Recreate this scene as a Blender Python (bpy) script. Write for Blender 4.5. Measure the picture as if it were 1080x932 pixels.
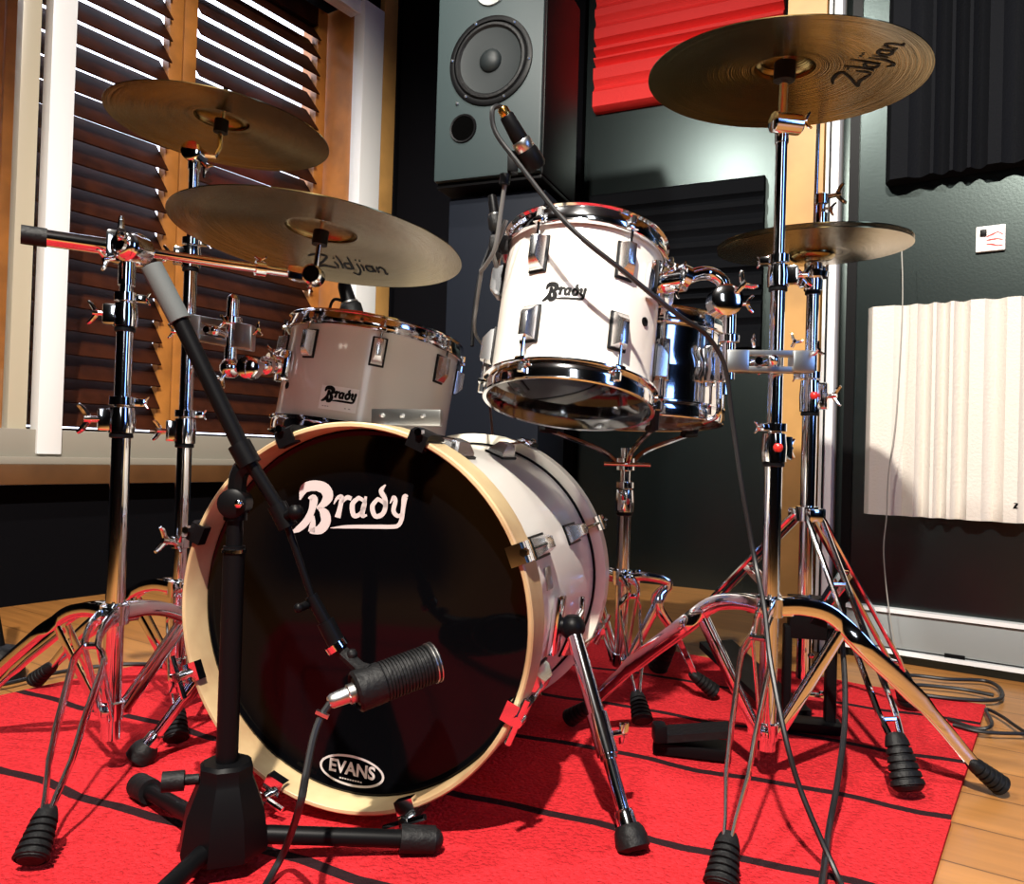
import bpy, bmesh, math, random
from mathutils import Vector as V, Matrix
random.seed(7)
for o in list(bpy.data.objects): bpy.data.objects.remove(o)
S = bpy.context.scene; COL = S.collection
# ------------------------------------------------------------ camera
H = .5; F = 850.; CX, CY = 540., 466.; PT = math.radians(.8); RL = .0297
FW = V((0, math.cos(PT), math.sin(PT))); R0 = V((1, 0, 0)); U0 = V((0, -math.sin(PT), math.cos(PT)))
RT = math.cos(RL)*R0 + math.sin(RL)*U0; UP = -math.sin(RL)*R0 + math.cos(RL)*U0
CAM = V((0, 0, H))
cd = bpy.data.cameras.new('camera'); cd.sensor_width = 36; cd.lens = 36*F/1080; cd.clip_start = .02
co = bpy.data.objects.new('camera', cd); COL.objects.link(co)
m = Matrix((RT, UP, -FW)).transposed().to_4x4(); m.translation = CAM; co.matrix_world = m
S.camera = co
# ------------------------------------------------------------ light
S.view_settings.view_transform = 'Standard'; S.view_settings.look = 'None'
S.view_settings.exposure = 0.0; S.view_settings.gamma = 1; S.view_settings.use_curve_mapping = False
w = bpy.data.worlds.new('sky'); S.world = w; w.use_nodes = True
bg = w.node_tree.nodes['Background']; bg.inputs[0].default_value = (.78, .82, 1, 1); bg.inputs[1].default_value = 5.0
def spot(name, loc, target, power, col, size=.05, angle=100, blend=.6):
    d = bpy.data.lights.new(name, 'SPOT'); d.energy = power; d.color = col; d.shadow_soft_size = size
    d.spot_size = math.radians(angle); d.spot_blend = blend
    o = bpy.data.objects.new(name, d); COL.objects.link(o); o.location = loc
    o.rotation_euler = (V(target)-V(loc)).to_track_quat('-Z', 'Y').to_euler(); return o
def area(name, loc, target, power, col, sx, sy):
    d = bpy.data.lights.new(name, 'AREA'); d.energy = power; d.color = col; d.shape = 'RECTANGLE'; d.size = sx; d.size_y = sy
    o = bpy.data.objects.new(name, d); COL.objects.link(o); o.location = loc
    o.rotation_euler = (V(target)-V(loc)).to_track_quat('-Z', 'Y').to_euler(); return o
WARM = (1, .93, .83)
spot('unseen_spotlight', (-.30, -.62, 2.65), (.15, 1.15, .2), 860, WARM, .04, 100, .6)  # key lamp out of view, assumed from the hard shadows; no fitting built
spot('unseen_spotlight', (-.85, .75, 2.55), (.6, 2.2, .9), 170, (1, .97, .9), .06, 100, .6)  # second unseen lamp, assumed from the sheen on the dark walls
spot('unseen_spotlight', (-.25, 1.5, 2.70), (-1.15, 2.9, 1.2), 150, WARM, .04, 80, .7)  # lamp added to brighten the window frame and timber jamb
area('assumed_blue_side_light', (2.1, -.5, 1.35), (.2, 1.3, .7), 12, (.22, .42, 1), .45, 1.3)  # assumed source, added for blue highlights on the chrome; no window stands there
area('added_rear_fill', (.15, -1.6, 1.4), (-.3, 1.2, .6), 7, (.9, .95, 1), .4, 1.3)  # unseen panel added for white highlights on the left chrome tubes

# ------------------------------------------------------------ helpers
def ray(px, py): return FW + RT*((px-CX)/F) - UP*((py-CY)/F)
def at(px, py, Y): r = ray(px, py); return CAM + r*(Y/r.y)
def fl(px, py, z=0.): r = ray(px, py); return CAM + r*((z-H)/r.z)
def onplane(px, py, o, n): r = ray(px, py); return CAM + r*((o-CAM).dot(n)/r.dot(n))

def mat(name, col, rough=.5, metal=0., bump=0., scale=40., var=0., coat=0., alpha=1., spec=.5, vcol=None):
    M = bpy.data.materials.new(name); M.use_nodes = True; nt = M.node_tree; b = nt.nodes['Principled BSDF']
    b.inputs['Base Color'].default_value = (*col, 1); b.inputs['Roughness'].default_value = rough
    b.inputs['Metallic'].default_value = metal; b.inputs['Coat Weight'].default_value = coat
    b.inputs['Specular IOR Level'].default_value = spec; b.inputs['Alpha'].default_value = alpha
    if bump or var:
        tc = nt.nodes.new('ShaderNodeTexCoord'); nz = nt.nodes.new('ShaderNodeTexNoise')
        nz.inputs['Scale'].default_value = scale; nz.inputs['Detail'].default_value = 5
        nt.links.new(tc.outputs['Object'], nz.inputs['Vector'])
        if bump:
            bp = nt.nodes.new('ShaderNodeBump'); bp.inputs['Strength'].default_value = bump; bp.inputs['Distance'].default_value = .01
            nt.links.new(nz.outputs['Fac'], bp.inputs['Height']); nt.links.new(bp.outputs[0], b.inputs['Normal'])
        if var:
            mx = nt.nodes.new('ShaderNodeMix'); mx.data_type = 'RGBA'
            c2 = vcol or tuple(max(0, c*(1-var)) for c in col)
            mx.inputs[6].default_value = (*col, 1); mx.inputs[7].default_value = (*c2, 1)
            rp = nt.nodes.new('ShaderNodeMapRange'); rp.inputs[1].default_value = .35; rp.inputs[2].default_value = .65
            nt.links.new(nz.outputs['Fac'], rp.inputs[0]); nt.links.new(rp.outputs[0], mx.inputs[0])
            nt.links.new(mx.outputs[2], b.inputs['Base Color'])
    return M
CHROME = mat('chrome', (.86, .87, .9), .09, 1.)
LUGC = mat('satin_chrome', (.85, .85, .86), .26, 1.)
STEEL = mat('brushed_steel', (.62, .62, .6), .3, 1.)
BLACKM = mat('black_metal', (.003, .003, .0035), .42, spec=.12)
RUBBER = mat('black_rubber', (.004, .004, .0045), .55, bump=.2, scale=120, spec=.25)
FOAMG = mat('grey_foam_grip', (.08, .09, .09), .75, bump=.06, scale=500)
PEARL = mat('white_pearl_wrap', (.70, .66, .60), .2, coat=.4)
MAPLE = mat('maple_hoop', (.54, .42, .23), .35, var=.35, scale=7, vcol=(.32, .20, .10))
CREAMW = mat('cream_inlay', (.78, .74, .62), .35)
HEADB = mat('black_drumhead', (.0015, .0015, .002), .07, spec=.16)
HEADC = mat('smoked_clear_drumhead', (.004, .003, .003), .06, spec=.45)
HEADW = mat('coated_drumhead', (.7, .7, .68), .6)
LOGOW = mat('white_vinyl', (.52, .47, .46), .5)
INK = mat('black_ink', (.004, .004, .004), .5, spec=.12)
STICK = mat('sticker_white', (.85, .84, .82), .35)
WALLP = mat('dark_wall_paint', (.002, .0034, .004), .27, bump=.018, scale=160, var=.3, spec=.7)
WALLP.node_tree.nodes['Principled BSDF'].inputs['Specular Tint'].default_value = (.78, .97, .93, 1)
BLACKW = mat('black_fabric_wall', (.003, .003, .004), .9, spec=.03)
CEIL = mat('ceiling_paint', (.05, .05, .05), .8)
FOAMB = mat('charcoal_foam', (.0035, .004, .0055), .8, bump=.2, scale=200, spec=.08)
FOAMR = mat('red_foam', (.80, .022, .02), .7, bump=.25, scale=200)
FOAMW = mat('white_foam', (.60, .56, .50), .75, bump=.2, scale=160)
ALU = mat('white_aluminium', (.75, .76, .76), .35)
BEIGE = mat('beige_aluminium', (.42, .37, .27), .4)
SILL = mat('cream_sill', (.24, .22, .18), .45)
TIMBER = mat('orange_timber', (.50, .19, .035), .5, var=.35, scale=9)
TIMBERY = mat('yellow_pine', (.46, .25, .075), .45, var=.25, scale=7)
LEDGE = mat('brown_ledge', (.10, .045, .016), .4, var=.3, scale=9)
SLAT = mat('dark_cedar_slat', (.048, .012, .0045), .65, var=.5, scale=12, spec=.06)
BAFFLE = mat('grey_green_baffle', (.022, .034, .036), .5, bump=.03, scale=300, spec=.3)
CONE = mat('speaker_cone', (.008, .011, .012), .5, spec=.25)
SILVER = mat('silver_trunking', (.24, .26, .26), .4)
CABLE = mat('black_cable', (.006, .006, .007), .45)
CABLEG = mat('grey_cable', (.10, .10, .095), .5)
WIRE = mat('thin_grey_wire', (.28, .27, .24), .5)
GOLD = mat('gold_contact', (.9, .5, .12), .2, 1.)
REDP = mat('red_plastic', (.5, .02, .015), .3)
PLATEW = mat('white_plate', (.75, .73, .7), .4)

def cymbal_mat():
    M = bpy.data.materials.new('cymbal_bronze'); M.use_nodes = True; nt = M.node_tree; b = nt.nodes['Principled BSDF']
    b.inputs['Metallic'].default_value = 1; b.inputs['Roughness'].default_value = .2
    tc = nt.nodes.new('ShaderNodeTexCoord'); sp = nt.nodes.new('ShaderNodeSeparateXYZ'); nt.links.new(tc.outputs['Object'], sp.inputs[0])
    def mth(op, a, bb=None):
        n = nt.nodes.new('ShaderNodeMath'); n.operation = op
        for i, x in enumerate((a, bb)):
            if x is None: continue
            if isinstance(x, (int, float)): n.inputs[i].default_value = x
            else: nt.links.new(x, n.inputs[i])
        return n.outputs[0]
    r = mth('SQRT', mth('ADD', mth('MULTIPLY', sp.outputs[0], sp.outputs[0]), mth('MULTIPLY', sp.outputs[1], sp.outputs[1])))
    nz = nt.nodes.new('ShaderNodeTexNoise'); nz.noise_dimensions = '1D'; nz.inputs['Scale'].default_value = 420; nz.inputs['Detail'].default_value = 3
    nt.links.new(r, nz.inputs['W'])
    bp = nt.nodes.new('ShaderNodeBump'); bp.inputs['Strength'].default_value = .25; bp.inputs['Distance'].default_value = .002
    nt.links.new(nz.outputs['Fac'], bp.inputs['Height']); nt.links.new(bp.outputs[0], b.inputs['Normal'])
    n2 = nt.nodes.new('ShaderNodeTexNoise'); n2.inputs['Scale'].default_value = 9; nt.links.new(tc.outputs['Object'], n2.inputs['Vector'])
    mx = nt.nodes.new('ShaderNodeMix'); mx.data_type = 'RGBA'
    mx.inputs[6].default_value = (.36, .26, .10, 1); mx.inputs[7].default_value = (.22, .15, .06, 1)
    nt.links.new(mth('ADD', mth('MULTIPLY', nz.outputs['Fac'], .6), mth('MULTIPLY', n2.outputs['Fac'], .4)), mx.inputs[0]); nt.links.new(mx.outputs[2], b.inputs['Base Color'])
    return M
BRONZE = cymbal_mat()

def floor_mat():
    M = bpy.data.materials.new('timber_floorboards'); M.use_nodes = True; nt = M.node_tree; b = nt.nodes['Principled BSDF']
    b.inputs['Roughness'].default_value = .32
    tc = nt.nodes.new('ShaderNodeTexCoord'); mp = nt.nodes.new('ShaderNodeMapping'); mp.inputs['Rotation'].default_value = (0, 0, math.radians(34))
    nt.links.new(tc.outputs['Object'], mp.inputs[0])
    bk = nt.nodes.new('ShaderNodeTexBrick'); bk.inputs['Scale'].default_value = 1; bk.inputs['Brick Width'].default_value = 1.6
    bk.inputs['Row Height'].default_value = .13; bk.inputs['Mortar Size'].default_value = .0016; bk.offset = .37
    bk.inputs['Color1'].default_value = (.42, .19, .055, 1); bk.inputs['Color2'].default_value = (.33, .135, .034, 1); bk.inputs['Mortar'].default_value = (.12, .05, .015, 1)
    nt.links.new(mp.outputs[0], bk.inputs[0])
    m2 = nt.nodes.new('ShaderNodeMapping'); m2.inputs['Scale'].default_value = (1.2, 16, 1); nt.links.new(mp.outputs[0], m2.inputs[0])
    nz = nt.nodes.new('ShaderNodeTexNoise'); nz.inputs['Scale'].default_value = 3; nz.inputs['Detail'].default_value = 6; nt.links.new(m2.outputs[0], nz.inputs[0])
    mx = nt.nodes.new('ShaderNodeMix'); mx.data_type = 'RGBA'; mx.blend_type = 'MULTIPLY'; mx.inputs[0].default_value = .6
    nt.links.new(bk.outputs[0], mx.inputs[6])
    cr = nt.nodes.new('ShaderNodeMapRange'); cr.inputs[1].default_value = .3; cr.inputs[2].default_value = .7; cr.inputs[3].default_value = .6; cr.inputs[4].default_value = 1.15
    nt.links.new(nz.outputs['Fac'], cr.inputs[0]); nt.links.new(cr.outputs[0], mx.inputs[7]); nt.links.new(mx.outputs[2], b.inputs['Base Color'])
    return M
FLOORM = floor_mat()
RUGR = mat('red_rug_pile', (.66, .026, .034), .95, bump=.9, scale=170, var=.3, spec=.1)
RUGK = mat('black_rug_stripe', (.02, .008, .010), .95, bump=.6, scale=170, spec=.1)
def glass_mat():
    M = bpy.data.materials.new('window_glass'); M.use_nodes = True; nt = M.node_tree; nt.nodes.clear()
    out = nt.nodes.new('ShaderNodeOutputMaterial'); mx = nt.nodes.new('ShaderNodeMixShader'); lw = nt.nodes.new('ShaderNodeLayerWeight'); lw.inputs[0].default_value = .5; pw = nt.nodes.new('ShaderNodeMath'); pw.operation = 'POWER'; pw.inputs[1].default_value = 4; fr = nt.nodes.new('ShaderNodeMath'); fr.operation = 'MULTIPLY_ADD'; fr.inputs[1].default_value = .35; fr.inputs[2].default_value = .02
    nt.links.new(lw.outputs['Facing'], pw.inputs[0]); nt.links.new(pw.outputs[0], fr.inputs[0])
    t = nt.nodes.new('ShaderNodeBsdfTransparent'); g = nt.nodes.new('ShaderNodeBsdfGlossy'); g.inputs['Roughness'].default_value = .02
    nt.links.new(fr.outputs[0], mx.inputs[0]); nt.links.new(t.outputs[0], mx.inputs[1]); nt.links.new(g.outputs[0], mx.inputs[2]); nt.links.new(mx.outputs[0], out.inputs[0])
    return M
GLASS = glass_mat()

def basis(n, hint=None):
    n = V(n).normalized(); h = V(hint) if hint is not None else (V((0, 0, 1)) if abs(n.z) < .9 else V((1, 0, 0)))
    x = (h - n*h.dot(n)).normalized(); return x, n.cross(x), n
def cat(P, k=8):
    P = [V(p) for p in P]; Q = [2*P[0]-P[1]] + P + [2*P[-1]-P[-2]]; R = []
    for i in range(1, len(Q)-2):
        a, b, c, d = Q[i-1:i+3]
        for j in range(k):
            t = j/k; R.append(.5*(2*b + (c-a)*t + (2*a-5*b+4*c-d)*t*t + (3*b-a-3*c+d)*t**3))
    R.append(P[-1]); return R

class MB:
    def __init__(s): s.v = []; s.f = []; s.mi = []
    def add(s, vs, fs, mi=0):
        n = len(s.v); s.v += [V(v) for v in vs]; s.f += [[i+n for i in f] for f in fs]; s.mi += [mi]*len(fs); return s
    def loft(s, rings, caps=True, loop=False, mi=0):
        k = len(rings[0]); vs = [p for r in rings for p in r]; fs = []
        n = len(rings)
        for i in range(n if loop else n-1):
            j = (i+1) % n
            for q in range(k): fs.append([i*k+q, i*k+(q+1) % k, j*k+(q+1) % k, j*k+q])
        if caps and not loop: fs += [list(range(k))[::-1], [(n-1)*k+q for q in range(k)]]
        return s.add(vs, fs, mi)
    def ring(s, o, x, y, rx, ry=None, n=16):
        ry = rx if ry is None else ry
        return [o + x*(rx*math.cos(2*math.pi*i/n)) + y*(ry*math.sin(2*math.pi*i/n)) for i in range(n)]
    def cyl(s, a, b, r0, r1=None, n=16):
        a, b = V(a), V(b); x, y, z = basis(b-a); return s.loft([s.ring(a, x, y, r0, n=n), s.ring(b, x, y, r0 if r1 is None else r1, n=n)])
    def lathe(s, o, ax, prof, n=48, caps=True, loop=False, hint=None, sy=1., mi=0):   # prof: (r, h)
        x, y, z = basis(ax, hint); o = V(o)
        return s.loft([s.ring(o+z*h, x, y, max(r, 1e-4), max(r, 1e-4)*sy, n) for r, h in prof], caps, loop, mi)
    def tube(s, pts, r, n=8):
        pts = [V(p) for p in pts]; rings = []; x = None
        for i, p in enumerate(pts):
            t = (pts[min(i+1, len(pts)-1)] - pts[max(i-1, 0)]).normalized()
            x = basis(t)[0] if x is None else (x - t*x.dot(t)).normalized()
            rr = r[i] if isinstance(r, (list, tuple)) else r
            rings.append(s.ring(p, x, t.cross(x), rr, n=n))
        return s.loft(rings)
    def box(s, c, size, ax=None, bev=0., mi=0):
        ax = ax or (V((1, 0, 0)), V((0, 1, 0)), V((0, 0, 1))); c = V(c)
        bm = bmesh.new(); bmesh.ops.create_cube(bm, size=1)
        for v in bm.verts: v.co = V((v.co.x*size[0], v.co.y*size[1], v.co.z*size[2]))
        if bev: bmesh.ops.bevel(bm, geom=bm.edges[:], offset=bev, segments=2, affect='EDGES', profile=.6)
        bm.verts.index_update()
        s.add([c + ax[0]*v.co.x + ax[1]*v.co.y + ax[2]*v.co.z for v in bm.verts], [[v.index for v in f.verts] for f in bm.faces], mi); bm.free(); return s
    def beam(s, a, b, wv, th, wid):   # rectangular bar a->b, wid along wv
        a, b = V(a), V(b); z = (b-a).normalized(); x = (V(wv) - z*V(wv).dot(z)).normalized(); y = z.cross(x)
        return s.loft([[p + x*(sx*wid/2) + y*(sy*th/2) for sx, sy in ((-1, -1), (1, -1), (1, 1), (-1, 1))] for p in (a, b)])
    def ribbon(s, pts, side, offs, th, hgt):   # flat bar following pts, thin along side
        pts = [V(p) for p in pts]; rings = []; side = V(side).normalized()
        for i, p in enumerate(pts):
            t = (pts[min(i+1, len(pts)-1)] - pts[max(i-1, 0)]).normalized(); nn = side.cross(t).normalized()
            q = p + side*offs[i]; h = hgt[i] if isinstance(hgt, list) else hgt
            rings.append([q + side*(a*th/2) + nn*(b*h/2) for a, b in ((-1, -.8), (-.5, -1), (.5, -1), (1, -.8), (1, .8), (.5, 1), (-.5, 1), (-1, .8))])
        return s.loft(rings)
    def ball(s, c, r, n=14, sc=(1, 1, 1)):
        c = V(c); k = n//2
        rings = []
        for i in range(1, k):
            a = math.pi*i/k
            rings.append([c + V((r*sc[0]*math.sin(a)*math.cos(2*math.pi*j/n), r*sc[1]*math.sin(a)*math.sin(2*math.pi*j/n), -r*sc[2]*math.cos(a))) for j in range(n)])
        return s.loft(rings)
    def prism(s, poly, off): 
        poly = [V(p) for p in poly]; off = V(off); return s.loft([poly, [p+off for p in poly]])
    def build(s, name, mt, parent=None, M=None, smooth=True):
        P = MW[parent.name] if parent else (M or Matrix.Translation(s.v[0]*0)); iv = P.inverted()
        me = bpy.data.meshes.new(name); me.from_pydata([tuple(iv @ v) for v in s.v], [], s.f)
        for q in (mt if isinstance(mt, (list, tuple)) else [mt]): me.materials.append(q)
        bm = bmesh.new(); bm.from_mesh(me); bmesh.ops.recalc_face_normals(bm, faces=bm.faces); bm.to_mesh(me); bm.free()
        if any(s.mi): me.polygons.foreach_set('material_index', s.mi)
        if smooth:
            me.polygons.foreach_set('use_smooth', [True]*len(me.polygons)); me.set_sharp_from_angle(angle=math.radians(38))
        o = bpy.data.objects.new(name, me); COL.objects.link(o)
        if parent: o.parent = parent
        else: o.matrix_world = P
        MW[o.name] = P.copy(); return o
MW = {}
def tag(o, label, catg, group=None):
    o['label'] = label; o['category'] = catg
    if group: o['group'] = group
    return o
def root(name, loc, label, catg, group=None, M=None):
    o = bpy.data.objects.new(name, None); COL.objects.link(o); o.empty_display_size = .05
    P = M if M is not None else Matrix.Translation(V(loc)); o.matrix_world = P; MW[o.name] = P.copy()
    return tag(o, label, catg, group)
def struct(o): o['kind'] = 'structure'; return o
def lab(o, t): o['label'] = t; return o

# lettering: variable-width strokes in a 2D drawing space, mapped onto a surface
def stroke(mb, pts, mp, closed=False, k=6):
    P = cat([V(p) for p in (pts + [pts[0]] if closed else pts)], k); L = []; Rr = []
    n = len(P)
    for i, p in enumerate(P):
        a, b = P[max(i-1, 0)], P[min(i+1, n-1)]
        if closed and i in (0, n-1): a, b = P[-2], P[1]
        t = V((b.x-a.x, b.y-a.y)); t = t.normalized() if t.length > 1e-9 else V((1, 0)); nn = V((-t.y, t.x))*(max(p.z, .5)/2)
        L.append(mp(p.x+nn.x, p.y+nn.y)); Rr.append(mp(p.x-nn.x, p.y-nn.y))
    mb.add(L+Rr, [[i, i+1, n+i+1, n+i] for i in range(n-1)])
SWASH = [  # the flowing name on the bass drum, drawn in a 1080 x 900 space
    ([(97, 222, 8), (128, 150, 58), (195, 132, 66), (255, 152, 72), (275, 200, 66), (250, 245, 46), (205, 275, 16)], 0),
    ([(215, 272, 14), (252, 305, 58), (262, 358, 62), (232, 405, 60), (190, 418, 44), (160, 418, 28)], 0),
    ([(186, 322, 8), (180, 370, 34), (170, 425, 42)], 0),
    ([(150, 210, 8), (185, 214, 50), (172, 290, 42), (140, 355, 46), (90, 405, 40), (38, 430, 8)], 0),
    ([(312, 250, 6), (333, 212, 20), (362, 205, 30), (352, 270, 30), (336, 334, 38)], 0),
    ([(362, 240, 12), (395, 208, 28), (424, 214, 26)], 0),
    ([(470, 208, 26), (430, 250, 32), (440, 322, 30), (485, 305, 26), (510, 240, 22)], 1),
    ([(516, 200, 16), (500, 270, 30), (494, 322, 28), (522, 318, 12)], 0),
    ([(590, 215, 24), (556, 265, 30), (575, 325, 30), (622, 310, 30), (638, 250, 28)], 1),
    ([(640, 270, 28), (636, 215, 30), (612, 165, 30), (640, 126, 8)], 0),
    ([(668, 245, 6), (690, 205, 22), (702, 230, 28), (690, 290, 28), (715, 324, 26), (745, 312, 18)], 0),
    ([(782, 196, 8), (762, 205, 36), (752, 270, 28), (742, 340, 28), (724, 380, 26), (690, 392, 26), (600, 392, 26), (400, 392, 22), (290, 400, 4)], 0)]
def swash(mp, name, mt, parent, bold=0):
    mb = MB()
    for pts, cl in SWASH: stroke(mb, [(x, y, wd+bold) for x, y, wd in pts], mp, cl)
    return mb.build(name, mt, parent, smooth=False)
def text_mesh(txt, size, mp, name, mt, parent, bold=0., sx=1.):
    cu = bpy.data.curves.new('t', 'FONT'); cu.body = txt; cu.size = size; cu.align_x = 'CENTER'; cu.align_y = 'CENTER'; cu.offset = bold
    t = bpy.data.objects.new('t', cu); COL.objects.link(t); dg = bpy.context.evaluated_depsgraph_get()
    me = bpy.data.meshes.new_from_object(t.evaluated_get(dg)); mb = MB()
    mb.add([mp(v.co.x*sx, v.co.y) for v in me.vertices], [list(p.vertices) for p in me.polygons])
    bpy.data.objects.remove(t); return mb.build(name, mt, parent, smooth=False)

# ============================================================ ROOM
K = V((-.58, 3.74, 0)); UL = V((-.56, -.83, 0)).normalized(); OL = V((-.83, .56, 0)).normalized(); ZZ = V((0, 0, 1))
AXL = (UL, OL, ZZ); CH = 2.8
def LW(s, d, z): return K + UL*s + OL*d + ZZ*z
def lbox(mb, s0, s1, d0, d1, z0, z1, bev=0.): return mb.box(LW((s0+s1)/2, (d0+d1)/2, (z0+z1)/2), (abs(s1-s0), abs(d1-d0), abs(z1-z0)), AXL, bev)
UB = V((.902, -.431, 0)).normalized(); OB = V((.431, .902, 0)).normalized()
UR = V((.82, -.572, 0)).normalized(); OR = V((.572, .82, 0)).normalized(); KR = V((.876, 2.126, 0)); AXR = (UR, OR, ZZ)
def RW(s, d, z): return KR + UR*s + OR*d + ZZ*z
def rbox(mb, s0, s1, d0, d1, z0, z1, bev=0.): return mb.box(RW((s0+s1)/2, (d0+d1)/2, (z0+z1)/2), (abs(s1-s0), abs(d1-d0), abs(z1-z0)), AXR, bev)
def rpix(px, py):    # s, z on the right wall
    p = onplane(px, py, KR, OR); return (p-KR).dot(UR), p.z
def lpix(px, py, d=0):
    p = onplane(px, py, K+OL*d, OL); return (p-K).dot(UL), p.z
def bpix(px, py): p = onplane(px, py, K, OB); return (p-K).dot(UB), p.z
def BW(s, d, z): return K + UB*s + OB*d + ZZ*z
AXB = (UB, OB, ZZ)
mb = MB(); mb.box((-.4, 1.0, -.05), (8.6, 6.2, .1)); struct(mb.build('floor', FLOORM))
mb = MB(); mb.prism([LW(-.1, .3, CH), LW(7., .3, CH), V((3.6, -1.9, CH)), V((3.6, 1.8, CH)), BW(4.6, .1, CH)], ZZ*.1); struct(mb.build('ceiling', CEIL))
# left wall with the window opening
WS0, WS1, WZ0, WZ1 = .20, 2.32, .43, 2.47
mb = MB()
lbox(mb, -.15, 7., 0, .36, 0, .36); lbox(mb, -.15, WS0, 0, .36, .36, CH); lbox(mb, WS1, 7., 0, .36, .36, CH); lbox(mb, WS0, WS1, 0, .36, WZ1, CH)
struct(mb.build('wall_left', BLACKW))
mb = MB(); mb.box(BW(2.32, .06, CH/2), (4.6, .12, CH), AXB); struct(mb.build('wall_back', WALLP))
sC_, _ = bpix(613, 300)
mb = MB(); mb.box(BW(sC_/2+.02, -.02, CH/2), (sC_-.04, .04, CH), AXB, .004); struct(mb.build('trim_10', BLACKW))
mb = MB(); rbox(mb, .0, 3.2, 0, .12, 0, CH); struct(mb.build('wall_right', WALLP))
mb = MB(); mb.box((-.7, -1.75, CH/2), (8.6, .1, CH)); struct(mb.build('wall_rear', BLACKW))
mb = MB(); mb.box((3.45, .3, CH/2), (.1, 4.2, CH)); struct(mb.build('wall_side', BLACKW))
mb = MB(); mb.box(BW(-.02, -.0, CH/2), (.1, .1, CH), AXB); struct(mb.build('trim_5', BLACKW))
# black cloth strip with nail heads beside the window trim
t1 = MB(); lbox(t1, .0, .045, -.02, .0, 0, CH); t1 = struct(t1.build('trim_1', BLACKM))
mb = MB()
for i in range(12):
    p = LW(.02, -.022, .95+i*.1); mb.ball(p, .004, 8)
mb.build('nail_head', STEEL, t1)
mb = MB(); lbox(mb, .048, .135, -.03, .0, .36, CH, .004); struct(mb.build('trim_2', TIMBERY))
# window: frame, sashes, glass, ledge
win = bpy.data.objects.new('window_1', None); COL.objects.link(win); win.matrix_world = Matrix.Translation(LW(1.5, 0, .4)); MW['window_1'] = Matrix.Translation(LW(1.5, 0, .4)); win['kind'] = 'structure'
mb = MB(); lbox(mb, .14, .265, -.035, .03, .43, WZ1, .004); lbox(mb, .265, WS1, -.01, .05, WZ1-.06, WZ1); mb.build('window_frame', ALU, win)
mb = MB(); lbox(mb, 1.49, 1.563, -.03, .02, .455, WZ1, .004); mb.build('sash_stile', ALU, win)
mb = MB(); lbox(mb, 1.575, 1.63, .012, .05, .5, WZ1, .004); mb.build('sash_stile', BEIGE, win)
mb = MB(); lbox(mb, .2, WS1, -.02, .05, .445, .53, .004); mb.build('bottom_rail', SILL, win)
mb = MB(); lbox(mb, .13, WS1, -.055, .05, .425, .447, .003); mb.build('sill', SILL, win)
mb = MB(); lbox(mb, .13, WS1, -.07, .05, .365, .425, .004); mb.build('ledge', LEDGE, win)
mb = MB(); lbox(mb, .265, 1.5, .0, .006, .53, WZ1-.06); mb.build('pane', GLASS, win)
mb = MB(); lbox(mb, 1.56, WS1, .028, .034, .53, WZ1-.06); mb.build('pane', GLASS, win)
mb = MB(); lbox(mb, .20, .262, .032, .36, .43, WZ1); struct(mb.build('trim_3', TIMBER))
mb = MB(); lbox(mb, .2, WS1, .055, .36, .40, .45); struct(mb.build('trim_4', LEDGE))
# louvred shutters in the recess
def shutter(sa, sb, label, st=.055):
    r = root('louvred_shutter', LW((sa+sb)/2, .2, .45), label, 'shutter', 'louvred shutters outside the window')
    for s0, s1 in ((sa, sa+st), (sb-st, sb)):
        mb = MB(); lbox(mb, s0, s1, .185, .225, .455, WZ1-.01, .003); mb.build('stile', TIMBER, r)
    for z0, z1 in ((.455, .54), (WZ1-.09, WZ1-.01)):
        mb = MB(); lbox(mb, sa+st, sb-st, .187, .223, z0, z1, .003); mb.build('rail', SLAT, r)
    mb = MB(); c = .138; a = math.radians(52); z = .60
    ax1 = OL*math.cos(a) + ZZ*math.sin(a); ax2 = UL.cross(ax1)
    while z < WZ1-.1:
        mb.box(LW((sa+sb)/2, .205, z), (sb-sa-2*st, c, .006), (UL, ax1, ax2), .002); z += .08
    mb.build('slats', SLAT, r)
    return r
shutter(.275, .985, 'dark wooden louvred shutter at the right of the window, behind the two left cymbals')
shutter(.99, 1.60, 'dark wooden louvred shutter directly right of the white window stile')
shutter(1.605, 2.315, 'orange wooden shutter edge at the far left of the window, left of the white stile')
# jamb between the back room and the right wall
mb = MB(); p = at(852, 300, 2.22); mb.box((p.x, 2.24, CH/2), (.105, .09, CH), AXR); struct(mb.build('trim_6', TIMBERY))
mb = MB(); p = at(877, 300, 2.15); mb.box((p.x, 2.15, CH/2), (.034, .05, CH), AXR, .003); struct(mb.build('trim_7', ALU))
mb = MB(); rbox(mb, -.002, .022, -.006, .1, 0, CH); struct(mb.build('trim_8', BLACKM))
mb = MB(); p = at(871, 300, 2.14); mb.box((p.x, 2.13, CH/2), (.004, .01, CH), AXR); struct(mb.build('trim_9', BLACKM))
# silver trunking along the right wall
b = MB(); rbox(b, .02, 3.2, -.022, 0, .04, .125, .004); b = struct(b.build('baseboard_right', SILVER))
mb = MB(); rbox(mb, .02, 3.2, -.03, 0, .128, .138); mb.build('top_lip', ALU, b)
mb = MB(); rbox(mb, .02, 3.2, -.03, 0, .026, .036); mb.build('bottom_lip', ALU, b)
s0, z0 = rpix(1008, 690)
mb = MB(); rbox(mb, s0-.022, s0+.022, -.0232, -.02, z0-.006, z0+.004); mb.build('badge', BLACKM, b)

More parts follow.
